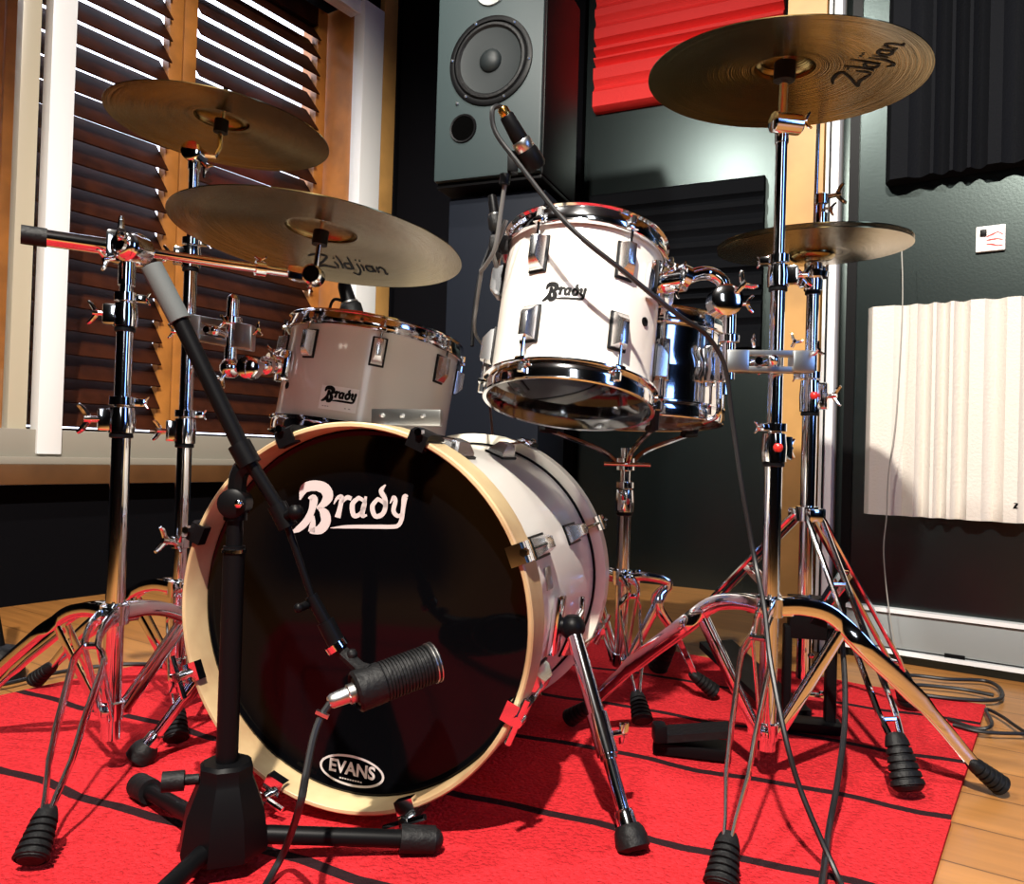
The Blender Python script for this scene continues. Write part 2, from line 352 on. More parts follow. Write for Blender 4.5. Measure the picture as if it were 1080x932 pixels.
# acoustic foam ------------------------------------------------------------
def ridged(name, PW, axu, axo, s0, s1, z0, z1, th, base, cuts, vertical, mt, label, catg='acoustic panel'):
    # a slab whose front surface is a profile of grooves along one axis
    mb = MB(); L = (s1-s0) if vertical else (z1-z0)
    prof = [(0, base*.5), (.015, base)]
    for t, wd, dp in cuts:
        prof += [(t-wd/2, base), (t-wd/4, base-dp*.7), (t, base-dp), (t+wd/6, base-dp*.8), (t+wd/2, base)]
    prof += [(L-.015, base), (L, base*.5)]
    A, B = [], []
    for t, d in prof:
        if vertical: A.append(PW(s0+t, -d, z0)); B.append(PW(s0+t, -d, z1))
        else: A.append(PW(s0, -d, z0+t)); B.append(PW(s1, -d, z0+t))
    if vertical: A += [PW(s1, -.001, z0), PW(s0, -.001, z0)]; B += [PW(s1, -.001, z1), PW(s0, -.001, z1)]
    else: A += [PW(s0, -.001, z1), PW(s0, -.001, z0)]; B += [PW(s1, -.001, z1), PW(s1, -.001, z0)]
    mb.loft([A, B])
    o = mb.build(name, mt, M=Matrix.Translation(PW((s0+s1)/2, 0, z0))); return tag(o, label, catg)
sA, zA = rpix(918, 327); sB, zB = rpix(918, 541)
wp = ridged('white_foam_panel', RW, UR, OR, sA, sA+.62, zB, zA, .05, .045,
   [(.09, .05, .016), (.135, .035, .022), (.175, .03, .022), (.215, .035, .022), (.285, .045, .02), (.355, .04, .022), (.415, .04, .022), (.48, .05, .02), (.55, .05, .02)], True, FOAMW,
   'white grooved foam panel low on the dark wall beside the hi-hat')
s0, z0 = rpix(1073, 533)
lg = MB(); stroke(lg, [(0, 0, 1), (3, 4, 3), (6, 8, 1)], lambda x, y: RW(s0-.006+x*.0016, -.0462, z0-.006+y*.0016)); stroke(lg, [(1, 8, 1), (5, 7, 2), (2, 2, 3), (6, 1, 1)], lambda x, y: RW(s0-.006+x*.0016, -.0462, z0-.006+y*.0016))
lg.build('printed_mark', INK, wp, smooth=False)
sA, zB = rpix(936, 197)
ridged('black_foam_panel', RW, UR, OR, sA, sA+.62, zB, zB+.62, .05, .055,
   [(.08, .05, .02), (.13, .035, .025), (.17, .03, .025), (.21, .035, .025), (.28, .05, .02), (.35, .04, .025), (.42, .04, .025), (.5, .05, .02)], True, FOAMB,
   'black foam panel with vertical grooves high on the right wall')
sA, zA = bpix(632, 10); sC, zB = bpix(632, 121)
ridged('red_foam_panel', BW, UB, OB, sA, sA+.74, zB, zB+.62, .05, .05,
   [(.10, .05, .02), (.19, .035, .03), (.23, .03, .03), (.275, .035, .03), (.36, .05, .02), (.44, .05, .02), (.52, .05, .02)], False, FOAMR,
   'red foam panel with horizontal grooves on the back wall behind the big right cymbal')
sA, zA = bpix(626, 208); sB, _ = bpix(808, 190)
ridged('black_foam_panel', BW, UB, OB, sA, sB, zA-.66, zA, .05, .05,
   [(.10, .05, .02), (.19, .035, .025), (.23, .03, .025), (.3, .035, .025), (.38, .05, .02), (.45, .05, .02), (.52, .05, .02), (.58, .03, .02)], False, FOAMB,
   'black foam panel with horizontal grooves below the red one')
# switch plate
sA, zA = rpix(1045, 252)
sw = MB(); rbox(sw, sA-.031, sA+.031, -.01, 0, zA-.031, zA+.031, .003); sw = tag(sw.build('wall_switch', PLATEW, M=Matrix.Translation(RW(sA, 0, zA))), 'small white square switch plate with red print above the white foam panel', 'switch')
mb = MB(); rbox(mb, sA-.022, sA-.008, -.015, -.009, zA+.006, zA+.022, .002); mb.build('rocker', BLACKM, sw)
mb = MB()
for q in range(3): stroke(mb, [(0, 0, 2), (8, 3-q*2, 3), (16, 6-q*5, 2), (24, 2-q*3, 2)], lambda x, y: RW(sA-.008+x*.0014, -.0105, zA+.004-q*.009+y*.0014))
mb.build('printed_mark', REDP, sw, smooth=False)

# ============================================================ SPEAKER ON ITS PEDESTAL
ang = math.radians(22); SU = V((math.cos(ang), -math.sin(ang), 0)); SN = V((-math.sin(ang), -math.cos(ang), 0))
so = at(515, 100, 2.3); sl = onplane(458, 194, so, SN); sr = onplane(571, 180, so, SN)
SWd = (sr-sl).dot(SU); SH = .62; SD = .3; sl.z = (sl.z+sr.z)/2 if False else sl.z
AXS = (SU, -SN, ZZ)
spk = root('loudspeaker', sl + SU*SWd/2 - SN*SD/2, 'grey-green studio loudspeaker with a large round woofer in the dark corner', 'speaker')
def SP(px, py): return onplane(px, py, so, SN)
mb = MB(); mb.box(sl + SU*SWd/2 - SN*(SD/2+.012) + ZZ*SH/2, (SWd, SD, SH), AXS, .006); mb.build('cabinet', BLACKM, spk)
mb = MB(); mb.box(sl + SU*SWd/2 - SN*.002 + ZZ*SH/2, (SWd-.004, .024, SH-.004), AXS, .008); mb.build('baffle', BAFFLE, spk)
wc = SP(519, 66) + SN*.011; RW_ = .128
mb = MB(); mb.lathe(wc, SN, [(RW_, -.004), (RW_, .004), (RW_-.006, .007), (RW_-.014, .006), (RW_-.017, .0), (RW_-.017, -.004)], 64, False, True); wr = mb.build('woofer_frame', BLACKM, spk)
mb = MB(); mb.lathe(wc, SN, [(RW_-.016, .0), (RW_-.021, .008), (RW_-.028, .009), (RW_-.034, .002)], 64, False); mb.build('woofer_surround', RUBBER, wr)
mb = MB(); mb.lathe(wc, SN, [(RW_-.034, .003), (.07, .0002), (.034, .0001), (.0335, .003), (.028, .010), (.018, .015), (.006, .017), (.0001, .0172)], 64, False); mb.build('woofer_cone', CONE, wr)
mb = MB()
for k in range(6):
    a = k*math.pi/3+.4; x, y, z = basis(SN, ZZ); mb.ball(wc + x*(RW_-.008)*math.cos(a) + y*(RW_-.008)*math.sin(a) + SN*.006, .005, 8)
mb.build('mounting_screw', STEEL, wr)
pc = SP(490, 137)+SN*.0105
mb = MB(); mb.lathe(pc, SN, [(.043, 0), (.041, .004), (.036, .003), (.036, .0)], 40, False, True); mb.build('bass_port', BLACKM, spk)
mb = MB(); mb.lathe(pc, SN, [(.0365, .001), (.0001, .001)], 40, False); mb.build('port_shade_disc', mat('port_black', (.001, .001, .001), 1, spec=0.), spk)  # flat black disc, the port's inner darkness put into its colour
tc = SP(520, -9)+SN*.011
mb = MB(); mb.lathe(tc, SN, [(.048, 0), (.047, .005), (.034, .004), (.03, .0), (.0001, .006)], 48, False); mb.build('tweeter', SILVER, spk)
mb = MB(); mb.ball(SP(484, 111)+SN*.012, .005, 8); mb.build('baffle_screw', STEEL, spk)
pz = sl.z - .012
ped = root('speaker_pedestal', (sl + SU*SWd/2 - SN*SD/2)*1, 'dark box pedestal carrying the loudspeaker in the corner', 'stand'); 
mb = MB(); mb.box(sl + SU*(SWd/2+.005) - SN*(SD/2+.03) + ZZ*(pz/2-sl.z), (SWd-.03, SD-.06, pz-.03), AXS, .006); mb.build('column', mat('dark_blue_grey_board', (.006, .008, .013), .6, spec=.1), ped)
mb = MB(); mb.box(sl + SU*(SWd/2) - SN*(SD/2+.01) + ZZ*(-.006), (SWd-.006, SD, .012), AXS, .003); mb.build('top_plate', BLACKM, ped)

# ============================================================ RUG
RE = V((.556, .831, 0)).normalized(); RN = V((.831, -.556, 0)).normalized()
def rug():
    w0, w1, sf, sb, th = -1.665, -.107, -.35, 1.95, .008
    def P(s, wv, z): return RE*s + RN*wv + ZZ*z
    cuts = [sf]; flags = []
    for s0 in (-.07, .19, .45, .71, .97, 1.237, 1.487, 1.74):
        cuts += [s0-.009, s0+.009]; flags += [0, 1]
    cuts.append(sb); flags.append(0)
    NW = 40; mb = MB(); vs = []
    for i, c in enumerate(cuts):
        for j in range(NW+1):
            wv = w0+(w1-w0)*j/NW; sk = .16*(wv+.5) if 0 < i < len(cuts)-1 else 0.
            wob = .004*math.sin(wv*17+c*5)+.003*math.sin(wv*41+c*9)
            vs.append(P(c+sk+wob, wv + (.004*math.sin(c*23) if j in (0, NW) else 0), th+.0012*math.sin(wv*23+c*7)))
    fs = []; mi = []
    for i in range(len(cuts)-1):
        for j in range(NW): a = i*(NW+1)+j; fs.append([a, a+1, a+NW+2, a+NW+1]); mi.append(flags[i])
    mb.add(vs, fs); mb.mi = mi
    n = len(mb.v); N1 = NW+1; M_ = len(cuts)
    loop = [j for j in range(N1)] + [i*N1+NW for i in range(1, M_)] + [(M_-1)*N1+j for j in range(NW-1, -1, -1)] + [i*N1 for i in range(M_-2, 0, -1)]
    lv = [V((mb.v[i].x, mb.v[i].y, 0.0005)) for i in loop]; q = len(loop)
    mb.v += lv; mb.f += [[loop[k], loop[(k+1) % q], n+(k+1) % q, n+k] for k in range(q)]; mb.mi += [0]*q
    mb.f.append([n+k for k in range(q)]); mb.mi.append(0)
    return tag(mb.build('rug', [RUGR, RUGK], M=Matrix.Translation(P(.8, -.9, 0))), 'bright red rug with thin black stripes under the drum kit', 'rug')
rug()
RZ = .009   # top of the rug

# ============================================================ DRUM HARDWARE
def hoop(o, n, R, Ri, parent, up=1, hgt=.030):
    mb = MB(); u = up
    mb.lathe(o, n, [(Ri, 0), (R-.004, -.001*u), (R, .001*u), (R, .004*u), (R-.0065, .006*u), (R-.0048, (hgt*.35)*u), (R-.0048, (hgt*.55)*u), (R-.0062, (hgt-.003)*u), (R-.002, hgt*u), (R-.003, (hgt+.002)*u), (R-.0085, (hgt+.001)*u), (R-.0085, .004*u), (Ri, .004*u)], 72, False, True)
    return mb.build('hoop', CHROME, parent)
def lug(o, nrm, axv, w_, h_, parent, flip=1):
    t = axv.cross(nrm).normalized(); ax = (t, nrm, axv); d = .021
    mb = MB(); mb.box(o + nrm*.0015, (w_+.006, .004, h_+.006), ax, .0015); g = None
    L = MB()
    def ring(y, a, b0, b1): return [o + nrm*y + t*a + axv*b0*flip, o + nrm*y - t*a + axv*b0*flip, o + nrm*y - t*a + axv*b1*flip, o + nrm*y + t*a + axv*b1*flip]
    L.loft([ring(.003, w_/2, -h_/2, h_/2), ring(.009, w_/2-.001, -h_/2+.001, h_/2-.001), ring(d, w_/2-.006, -h_/2+.014, h_/2-.003), ring(d+.001, w_/2-.008, -h_/2+.018, h_/2-.006)])
    lo = L.build('lug', LUGC, parent); lab(mb.build('gasket', RUBBER, lo), 'black gasket behind the lug')
    return o + nrm*(d-.008) + axv*(h_/2-.002)*flip
def badge(o, nrm, axv, R, cax, ang0, z0, wd, hg, parent, plate=None):
    # sticker wrapped round a shell: cax centre axis point, x across, y up
    pass
def tom(name, c, n, R, L, lugs, lw, lh, label, zb, badge_at, bw, reso, vents=()):
    c = V(c); n = V(n).normalized(); top = c + n*L
    toC = (CAM - c); x, y, z = basis(n, toC)
    Rs = R-.011; M = Matrix((x, y, n)).transposed().to_4x4(); M.translation = c
    r = root(name, c, label, 'drum', M=M)
    def P(a, rr, h): return c + x*(rr*math.cos(a)) + y*(rr*math.sin(a)) + n*h
    mb = MB(); mb.lathe(c, n, [(Rs, .004), (Rs, L-.004), (Rs-.004, L), (Rs-.008, L-.004), (Rs-.008, .004), (Rs-.004, 0)], 72, False, True, x); mb.build('shell', PEARL, r)
    hb = hoop(c + n*.012, n, R, Rs+.001, r, -1); ht = hoop(top - n*.012, n, R, Rs+.001, r, 1)
    mb = MB(); mb.lathe(top, n, [(Rs+.003, -.006), (Rs+.003, .001), (Rs-.004, .003), (.0001, .003)], 72, False); mb.build('batter_head', HEADW, r)
    mb = MB(); mb.lathe(c, n, [(Rs+.003, .006), (Rs+.003, -.001), (Rs-.004, -.003), (.0001, -.003)], 72, False); mb.build('resonant_head', HEADC, r)
    for a in lugs:
        nr = (x*math.cos(a) + y*math.sin(a))
        for zz, up in zb:
            e = lug(P(a, Rs, zz), nr, n, lw, lh, r, up)
            tgt = (L-.012 if up > 0 else .012); h0 = (e-c).dot(n)
            mb = MB(); q = c + nr*((e-c).dot(nr)); mb.cyl(q+n*h0, q+n*(tgt+.016*up), .0026, n=8); mb.cyl(q+n*(tgt+.010*up), q+n*(tgt+.022*up), .0048, n=6)
            mb.build('tension_rod', CHROME, r)
            mb = MB(); mb.box(q + n*(tgt+.004*up) - nr*.004, (.017, .02, .007), (nr.cross(n), nr, n), .002); mb.build('hoop_ear', CHROME, r)
    a0, z0 = badge_at; sc = bw/Rs
    if bw:
        hgt = bw*.62
        mb = MB(); vs = []; nn = 10
        for i in range(nn+1):
            a = a0 + sc*(i/nn-.5)
            vs += [P(a, Rs+.0006, z0-hgt/2), P(a, Rs+.0006, z0+hgt/2)]
        mb.add(vs, [[2*i, 2*i+2, 2*i+3, 2*i+1] for i in range(nn)]); bd = mb.build('badge', STICK, r)
        mp = lambda X, Y: P(a0 + (X-410)/770*sc*.94, Rs+.0011, z0 + hgt*.12 - (Y-280)/770*bw*.94)
        swash(mp, 'lettering', INK, bd, 20)
        mp2 = lambda X, Y: P(a0 + X*sc, Rs+.0011, z0 + Y*bw)
        mb = MB()
        for xx, ln in ((-400, 50), (-330, 50), (-260, 40), (200, 40), (300, 50)): stroke(mb, [(xx, 0, 22), (xx+ln, 0, 22)], lambda X, Y: P(a0+X/1000*sc, Rs+.0011, z0-.23*bw+Y/1000*bw), k=1)
        mb.build('small_print', mat('grey_ink', (.3, .3, .3), .5), bd, smooth=False)
    for a, zz in vents:
        nr = x*math.cos(a)+y*math.sin(a); mb = MB(); mb.lathe(P(a, Rs, zz), nr, [(.007, 0), (.007, .002), (.004, .002), (.004, .0006), (.0001, .0006)], 16, False); mb.build('air_vent', BLACKM, r)
    return r, P
D = math.radians
t10, P10 = tom('rack_tom', (.0859, 1.2419, .5928), (.0961, .2239, .9699), .135, .234, [D(a) for a in (-32, 28, 88, 148, 208, 268)], .024, .052,
   'small white rack tom tilted above the bass drum, chrome hoops, on the right', [(.176, 1), (.066, -1)], (D(-11), .108), .070, None, [(D(52), .10)])
t12c = at(397, 362, 1.73); nT = V((.13, .09, 1)).normalized()
t12, P12 = tom('rack_tom', t12c - nT*.205, nT, .189, .205, [D(a) for a in (-44, 2, 48, 93, 138, 183, 228, 273)], .024, .052,
   'wider greyish-white rack tom behind the bass drum on the left, under the lower left cymbal', [(.154, 1)], (D(-17), .052), .075, None, [(D(-62), .07)])

# ---- bass drum
BC = V((-.2113, 1.0534, .2801)); byaw = .2976; BN = V((math.sin(byaw), math.cos(byaw), 0)); BX = V((math.cos(byaw), -math.sin(byaw), 0)); BL = .52; BR = .255
bd = root('bass_drum', V((BC.x, BC.y, 0)) + BN*BL/2, 'big white bass drum with a black front head and wooden hoop, centre of the kit', 'drum')
def PB(a, r, t): return BC + BX*(r*math.cos(a)) + ZZ*(r*math.sin(a)) + BN*t
Rs = .234
mb = MB(); mb.lathe(BC, BN, [(Rs, .055), (Rs, BL-.025), (Rs-.008, BL-.025), (Rs-.008, .055)], 96, False, True, BX); mb.build('shell', PEARL, bd)
mb = MB(); mb.lathe(BC, BN, [(BR-.002, 0), (BR, .002), (BR, .054), (BR-.003, .056), (BR-.0075, .056), (BR-.0075, .002), (BR-.006, 0)], 96, False, True, BX); hf = lab(mb.build('hoop', MAPLE, bd), 'pale wooden front hoop')
mb = MB(); mb.lathe(BC, BN, [(BR-.002, BL), (BR, BL-.002), (BR, BL-.038), (BR-.003, BL-.04), (Rs+.001, BL-.04), (Rs+.001, BL)], 96, False, True, BX); lab(mb.build('hoop', CREAMW, bd), 'cream rear hoop')
mb = MB(); mb.lathe(BC, BN, [(BR-.0077, .062), (BR-.0077, .046), (BR-.011, .044), (BR-.018, .047), (.12, .0465), (.0001, .046)], 96, False, False, BX); hd = mb.build('front_head', HEADB, bd)
mb = MB(); mb.lathe(BC, BN, [(Rs+.003, BL-.03), (Rs-.004, BL-.008), (.0001, BL-.010)], 64, False, False, BX); mb.build('batter_head', HEADW, bd)
mb = MB(); mb.lathe(BC, BN, [(BR-.006, .056), (BR-.006, .061), (Rs-.001, .064), (Rs-.001, .056)], 96, False, True, BX); mb.lathe(BC, BN, [(Rs+.004, BL-.041), (Rs+.004, BL-.046), (Rs, BL-.046), (Rs, BL-.041)], 96, False, True, BX); mb.build('counter_ring', BLACKM, bd)
hp = BC + BN*.0452
mpB = lambda X, Y: onplane(300+X/6, 490+Y/6, hp, BN)
swash(mpB, 'lettering', LOGOW, hd)
ec = onplane(370.8, 812.8, hp, BN); mpx = (onplane(371.8, 812.8, hp, BN)-onplane(370.8, 812.8, hp, BN)).length; esl = .06
EX = BX*math.cos(esl) - ZZ*math.sin(esl); EY = ZZ*math.cos(esl) + BX*math.sin(esl)
mb = MB(); A = [(ec + EX*(34*mpx*math.cos(t)) + EY*(14.6*mpx*math.sin(t)), ec + EX*(31.6*mpx*math.cos(t)) + EY*(12.4*mpx*math.sin(t))) for t in [2*math.pi*i/64 for i in range(64)]]
mb.add([p for q in A for p in q], [[2*i, 2*i+1, (2*i+3) % 128, (2*i+2) % 128] for i in range(64)]); mb.build('oval_logo_ring', LOGOW, hd, smooth=False)
text_mesh('EVANS', 1, lambda X, Y: ec + EX*(X*mpx*16.2) + EY*(Y*mpx*16.6 + 1.2*mpx), 'lettering', LOGOW, hd, .03)
mb = MB()
for i in range(9): stroke(mb, [(-12+i*2.7, -8.6, 1.3), (-12+i*2.7+1.7, -8.6, 1.3)], lambda X, Y: ec + EX*(X*mpx) + EY*(Y*mpx), k=1)
mb.build('small_print', LOGOW, hd, smooth=False)
def bass_claw(a, tpos, d, th, blk):      # d = +1 front hoop, -1 rear hoop
    e = V(PB(a, 1, 0)-PB(a, 0, 0)); tg = BN.cross(e)*1.; ax = (tg, e, BN)
    o = tpos
    mb = MB(); z0 = o - .004*d
    poly = [(BR-.015, -.005), (BR+.006, -.006), (BR+.010, .004), (BR+.010, .034), (BR+.005, .052), (BR+.0015, .052), (BR+.0015, -.0015), (BR-.012, -.0015), (BR-.012, .010), (BR-.015, .010)]
    mb.prism([PB(a, rr, o + d*tt) - tg*.013 for rr, tt in poly], tg*.026)
    c = mb.build('claw_hook', BLACKM if blk else CHROME, bd)
    mb = MB(); r = BR+.004
    mb.cyl(PB(a, r+.004, o-d*(.014 if th else .008)), PB(a, r-.004, o+d*.125), .003, n=8)
    if th: mb.cyl(PB(a, r+.004, o-d*.016)-tg*.030, PB(a, r+.004, o-d*.016)+tg*.030, .0042, n=8); mb.cyl(PB(a, r+.004, o-d*.02), PB(a, r+.004, o+d*.0), .007, n=10)
    else: mb.cyl(PB(a, r+.004, o-d*.012), PB(a, r+.004, o-d*.002), .0055, n=6)
    mb.build('tension_rod', CHROME, bd)
    mb = MB(); lc = o+d*.155
    ring = lambda h, x_, t0, t1: [PB(a, Rs+h, lc+d*t0)-tg*x_, PB(a, Rs+h, lc+d*t0)+tg*x_, PB(a, Rs+h, lc+d*t1)+tg*x_, PB(a, Rs+h, lc+d*t1)-tg*x_]
    mb.loft([ring(.001, .014, -.035, .035), ring(.008, .013, -.034, .034), ring(.022, .008, -.03, .012), ring(.023, .006, -.027, .006)]); lo = mb.build('lug', LUGC, bd)
    mb = MB(); mb.loft([ring(-.001, .017, -.039, .039), ring(.003, .017, -.039, .039)]); mb.build('gasket', BLACKM, lo)
for k in range(8):
    a = D(22.5+45*k); low = k in (3, 4, 5, 6, 7)
    bass_claw(a, 0, 1, k in (4, 5, 6, 7), k in (1, 2, 3)); bass_claw(a, BL, -1, k in (4, 5, 6, 7), False)
# small badges beside the right lug, and air vent
mb = MB(); e = PB(D(9), 1, 0)-PB(D(9), 0, 0); mb.box(PB(D(11), Rs+.001, .165), (.03, .002, .032), (BN, e, e.cross(BN)), .0008); lab(mb.build('badge', STEEL, bd), 'square metal badge')
# spurs
def spur(sg):
    a = D(-6) if sg > 0 else D(186); t = .19
    e = PB(a, 1, 0)-PB(a, 0, 0); tg = e.cross(BN)
    b0 = PB(a, Rs, t); ft = V((.168, 1.006, RZ)) if sg > 0 else V((-.562, 1.24, RZ))
    mb = MB(); mb.box(b0 + e*.006, (.038, .012, .085), (BN, e, tg), .005); br = mb.build('spur_bracket', CHROME, bd)
    j = b0 + e*.028 + BN*.004
    mb = MB(); mb.cyl(b0+e*.008, j, .012); mb.ball(j, .019); mb.build('spur_joint', BLACKM, br)
    mb = MB(); mb.cyl(j + BN*.02 + ZZ*.004, j + BN*.052 + ZZ*.012, .006); mb.box(j + BN*.06 + ZZ*.014, (.014, .008, .042), (BN, e, ZZ), .003); mb.build('wing_screw', CHROME, br)
    d = (ft-j).normalized(); L = (ft-j).length
    P = lambda q: j + d*L*q
    mb = MB(); mb.cyl(P(.03), P(.62), .0115); sp = mb.build('spur_leg', CHROME, bd)
    mb = MB(); mb.cyl(P(.42), P(.60), .0145); mb.cyl(P(.6), P(.9), .0085); mb.build('sleeve', CHROME, sp)
    q = P(.52); s = V((math.cos(byaw), .5, 0)).normalized()*sg
    mb = MB(); mb.cyl(q, q+s*.028, .005); mb.box(q+s*.034, (.03, .006, .014), (ZZ, s.cross(ZZ), s), .003); mb.build('wing_screw', CHROME, sp)
    mb = MB(); mb.lathe(P(.83), d, [(.011, 0), (.0125, .004), (.0135, L*.08)], 20); mb.build('ferrule', CHROME, sp)
    mb = MB(); mb.lathe(P(.89), d, [(.015, 0), (.019, .006), (.021, L*.05), (.021, L*.09), (.014, L*.105)], 24); mb.build('rubber_tip', RUBBER, sp)
spur(1); spur(-1)
# tom bracket plate on the shell top
mb = MB(); p = at(429, 440, 1.26); mb.box(p, (.118, .012, .026), (BX, BN, ZZ), .003)
for q in (-.04, -.005, .03): mb.ball(p + BX*q - BN*.007 + ZZ*.002, .0045, 8)
mb.box(PB(D(88), Rs+.002, .215), (.11, .03, .008), (BX, BN, ZZ), .002); lab(mb.build('mounting_plate', STEEL, bd), 'silver mounting plate with bolts on top of the shell')

# ---- snare drum
SNc = at(658, 436, 1.64); 
def snare():
    c = V((SNc.x+.012, 1.64, SNc.z)); n = V((.02, .05, 1)).normalized(); L = .165; R = .188; Rs = .176
    toC = CAM-c; x, y, z = basis(n, toC); M = Matrix((x, y, n)).transposed().to_4x4(); M.translation = c
    r = root('snare_drum', c, 'chrome snare drum half hidden behind the small white tom', 'drum', M=M)
    P = lambda a, rr, h: c + x*(rr*math.cos(a)) + y*(rr*math.sin(a)) + n*h
    mb = MB(); mb.lathe(c, n, [(Rs, .004), (Rs, .06), (Rs+.004, .075), (Rs+.004, .09), (Rs, .105), (Rs, L-.004), (Rs-.006, L-.004), (Rs-.006, .004)], 72, False, True, x); mb.build('shell', CHROME, r)
    hoop(c+n*.012, n, R, Rs+.001, r, -1); hoop(c+n*(L-.012), n, R, Rs+.001, r, 1)
    mb = MB(); mb.lathe(c, n, [(Rs+.003, .006), (Rs+.003, -.001), (Rs-.004, -.003), (.0001, -.003)], 72, False); mb.build('snare_side_head', mat('amber_clear_head', (.16, .075, .02), .15), r)
    mb = MB(); mb.lathe(c, n, [(Rs+.003, L-.006), (Rs+.003, L+.001), (.0001, L+.003)], 72, False); mb.build('batter_head', HEADW, r)
    for k in range(10):
        a = D(18+36*k); nr = x*math.cos(a)+y*math.sin(a)
        mb = MB(); mb.loft([[P(a, Rs+d, .045)+nr.cross(n)*w_ for w_ in (-b, b)] + [P(a, Rs+d, .12)+nr.cross(n)*w_ for w_ in (b, -b)] for d, b in ((.001, .011), (.014, .010), (.019, .006))]); mb.build('lug', CHROME, r)
        mb = MB(); mb.cyl(P(a, R-.004, -.008), P(a, R-.004, L+.01), .0027, n=8); mb.build('tension_rod', CHROME, r)
    a = D(52); nr = x*math.cos(a)+y*math.sin(a); tg = n.cross(nr)
    mb = MB(); mb.box(P(a, Rs+.022, .085), (.03, .036, .07), (tg, nr, n), .005); mb.box(P(a, Rs+.045, .10), (.016, .012, .075), (tg, nr, n), .004); mb.cyl(P(a, Rs+.03, .02), P(a, Rs+.03, .12), .006); st = mb.build('strainer', CHROME, r)
    mb = MB(); mb.tube(cat([P(a, Rs+.03, .03), P(a, Rs+.028, -.01), P(a, Rs-.002, -.022)], 5), .005); mb.build('snare_strap', CHROME, st)
snare()

# ============================================================ STANDS
def wing(mb, p, d, sz=.03):    # bolt with a two-eared wing nut
    d = V(d).normalized(); x, y, z = basis(d); p = V(p); sz = sz*.68
    mb.cyl(p, p+d*sz*.75, sz*.17, n=10); mb.cyl(p+d*sz*.55, p+d*sz*.85, sz*.26, sz*.2, n=12)
    for s in (-1, 1): mb.tube(cat([p+d*sz*.68+x*s*sz*.15, p+d*sz*.95+x*s*sz*.55, p+d*sz*1.15+x*s*sz*.72], 4), [sz*.17, sz*.16, sz*.15, sz*.15, sz*.14, sz*.13, sz*.12, sz*.11, sz*.09], 8)
    return mb
def rubber_foot(P, d, parent, w_=.021, L=.072, up=ZZ):
    d = V(d).normalized(); mb = MB(); pr = [(w_*.5, 0), (w_*.62, .004)]
    for k in range(6):
        t = .012 + k*L*.135; rr = w_*(.68+.35*min(1, t/L*1.2)); pr += [(rr, t), (rr+.0012, t+L*.085), (rr-.0022, t+L*.1), (rr-.002, t+L*.118)]
    pr += [(w_*1.0, L*.93), (w_*.72, L)]
    side = d.cross(ZZ); side = side.normalized() if side.length > 1e-4 else V((1, 0, 0))
    mb.lathe(P, d, pr, 20, hint=side, sy=.82); return mb.build('rubber_foot', RUBBER, parent)
def flat_legs(r, cx, cy, zc, zlow, feet, col=CHROME, hgt=.021, zmid=.62):
    c = V((cx, cy, 0))
    for f in feet:
        f = V(f); rd = V((f.x-cx, f.y-cy, 0)); R = rd.length; rd.normalize(); side = V((-rd.y, rd.x, 0))
        zt = f.z + .045; Rl = R-.03
        raw = [(.014, zc), (.05, zc+.001), (.095, zc-.012), (Rl*.46, zc-(zc-zt)*.26), (Rl*.72, zc-(zc-zt)*.58), (Rl, zt)]
        pts = cat([c+rd*a+ZZ*b for a, b in raw], 5); nP = len(pts)
        def off(i):
            t = i/(nP-1); tab = [(0, .010), (.2, .0095), (.40, .0085), (.49, .0085), (.54, .019), (.62, .0195), (.88, .013), (.97, .005), (1, .004)]
            for (a, p), (b, q) in zip(tab, tab[1:]):
                if t <= b: return p + (q-p)*(t-a)/(b-a)
        hh = [hgt*(1 if i < nP*.8 else .7) for i in range(nP)]
        mb = MB(); os_ = [off(i) for i in range(nP)]
        mb.ribbon(pts, side, os_, .0045, hh); mb.ribbon(pts, side, [-o for o in os_], .0045, hh)
        ip = int(nP*.47); mb.cyl(pts[ip]-side*.010, pts[ip]+side*.010, .005, n=8)
        lg = mb.build('leg', col, r)
        dd = (pts[-1]-pts[-3]).normalized(); tip = V((f.x, f.y, f.z))
        dd = (V((f.x, f.y, f.z+.018)) - pts[-1] + (V((f.x, f.y, 0))-V((pts[-1].x, pts[-1].y, 0)))*.2).normalized()
        rubber_foot(pts[-1]-dd*.012, dd, lg, .0185, L=(pts[-1].z-f.z)/max(.3, -dd.z)*.86)
        mb = MB(); a0 = c + rd*.018 + ZZ*zlow
        for s in (-1, 1): mb.ribbon([a0, (a0+pts[ip])*.5, pts[ip]], side, [s*.007, s*.008, s*.009], .003, .014)
        mb.build('brace', col, r)
    mb = MB(); mb.lathe((cx, cy, zc-.018), ZZ, [(.0135, 0), (.02, .002), (.021, .03), (.0135, .034)], 24)
    for f in feet: rd = V((f[0]-cx, f[1]-cy, 0)).normalized(); mb.box(V((cx, cy, zc))+rd*.022, (.026, .016, .03), (rd, V((-rd.y, rd.x, 0)), ZZ), .003)
    mb.build('leg_collar', col, r)
    mb = MB(); mb.lathe((cx, cy, zlow-.014), ZZ, [(.010, 0), (.0165, .003), (.018, .028), (.0135, .03)], 24)
    for f in feet: rd = V((f[0]-cx, f[1]-cy, 0)).normalized(); mb.box(V((cx, cy, zlow))+rd*.02, (.018, .011, .018), (rd, V((-rd.y, rd.x, 0)), ZZ), .002)
    mb.build('brace_collar', col, r)
def column(r, cx, cy, secs):
    names = ['lower_tube', 'middle_tube', 'upper_tube']
    for i, (z0, z1, rad) in enumerate(secs):
        mb = MB(); mb.cyl((cx, cy, z0), (cx, cy, z1), rad, n=28); mb.build(names[i], CHROME, r)
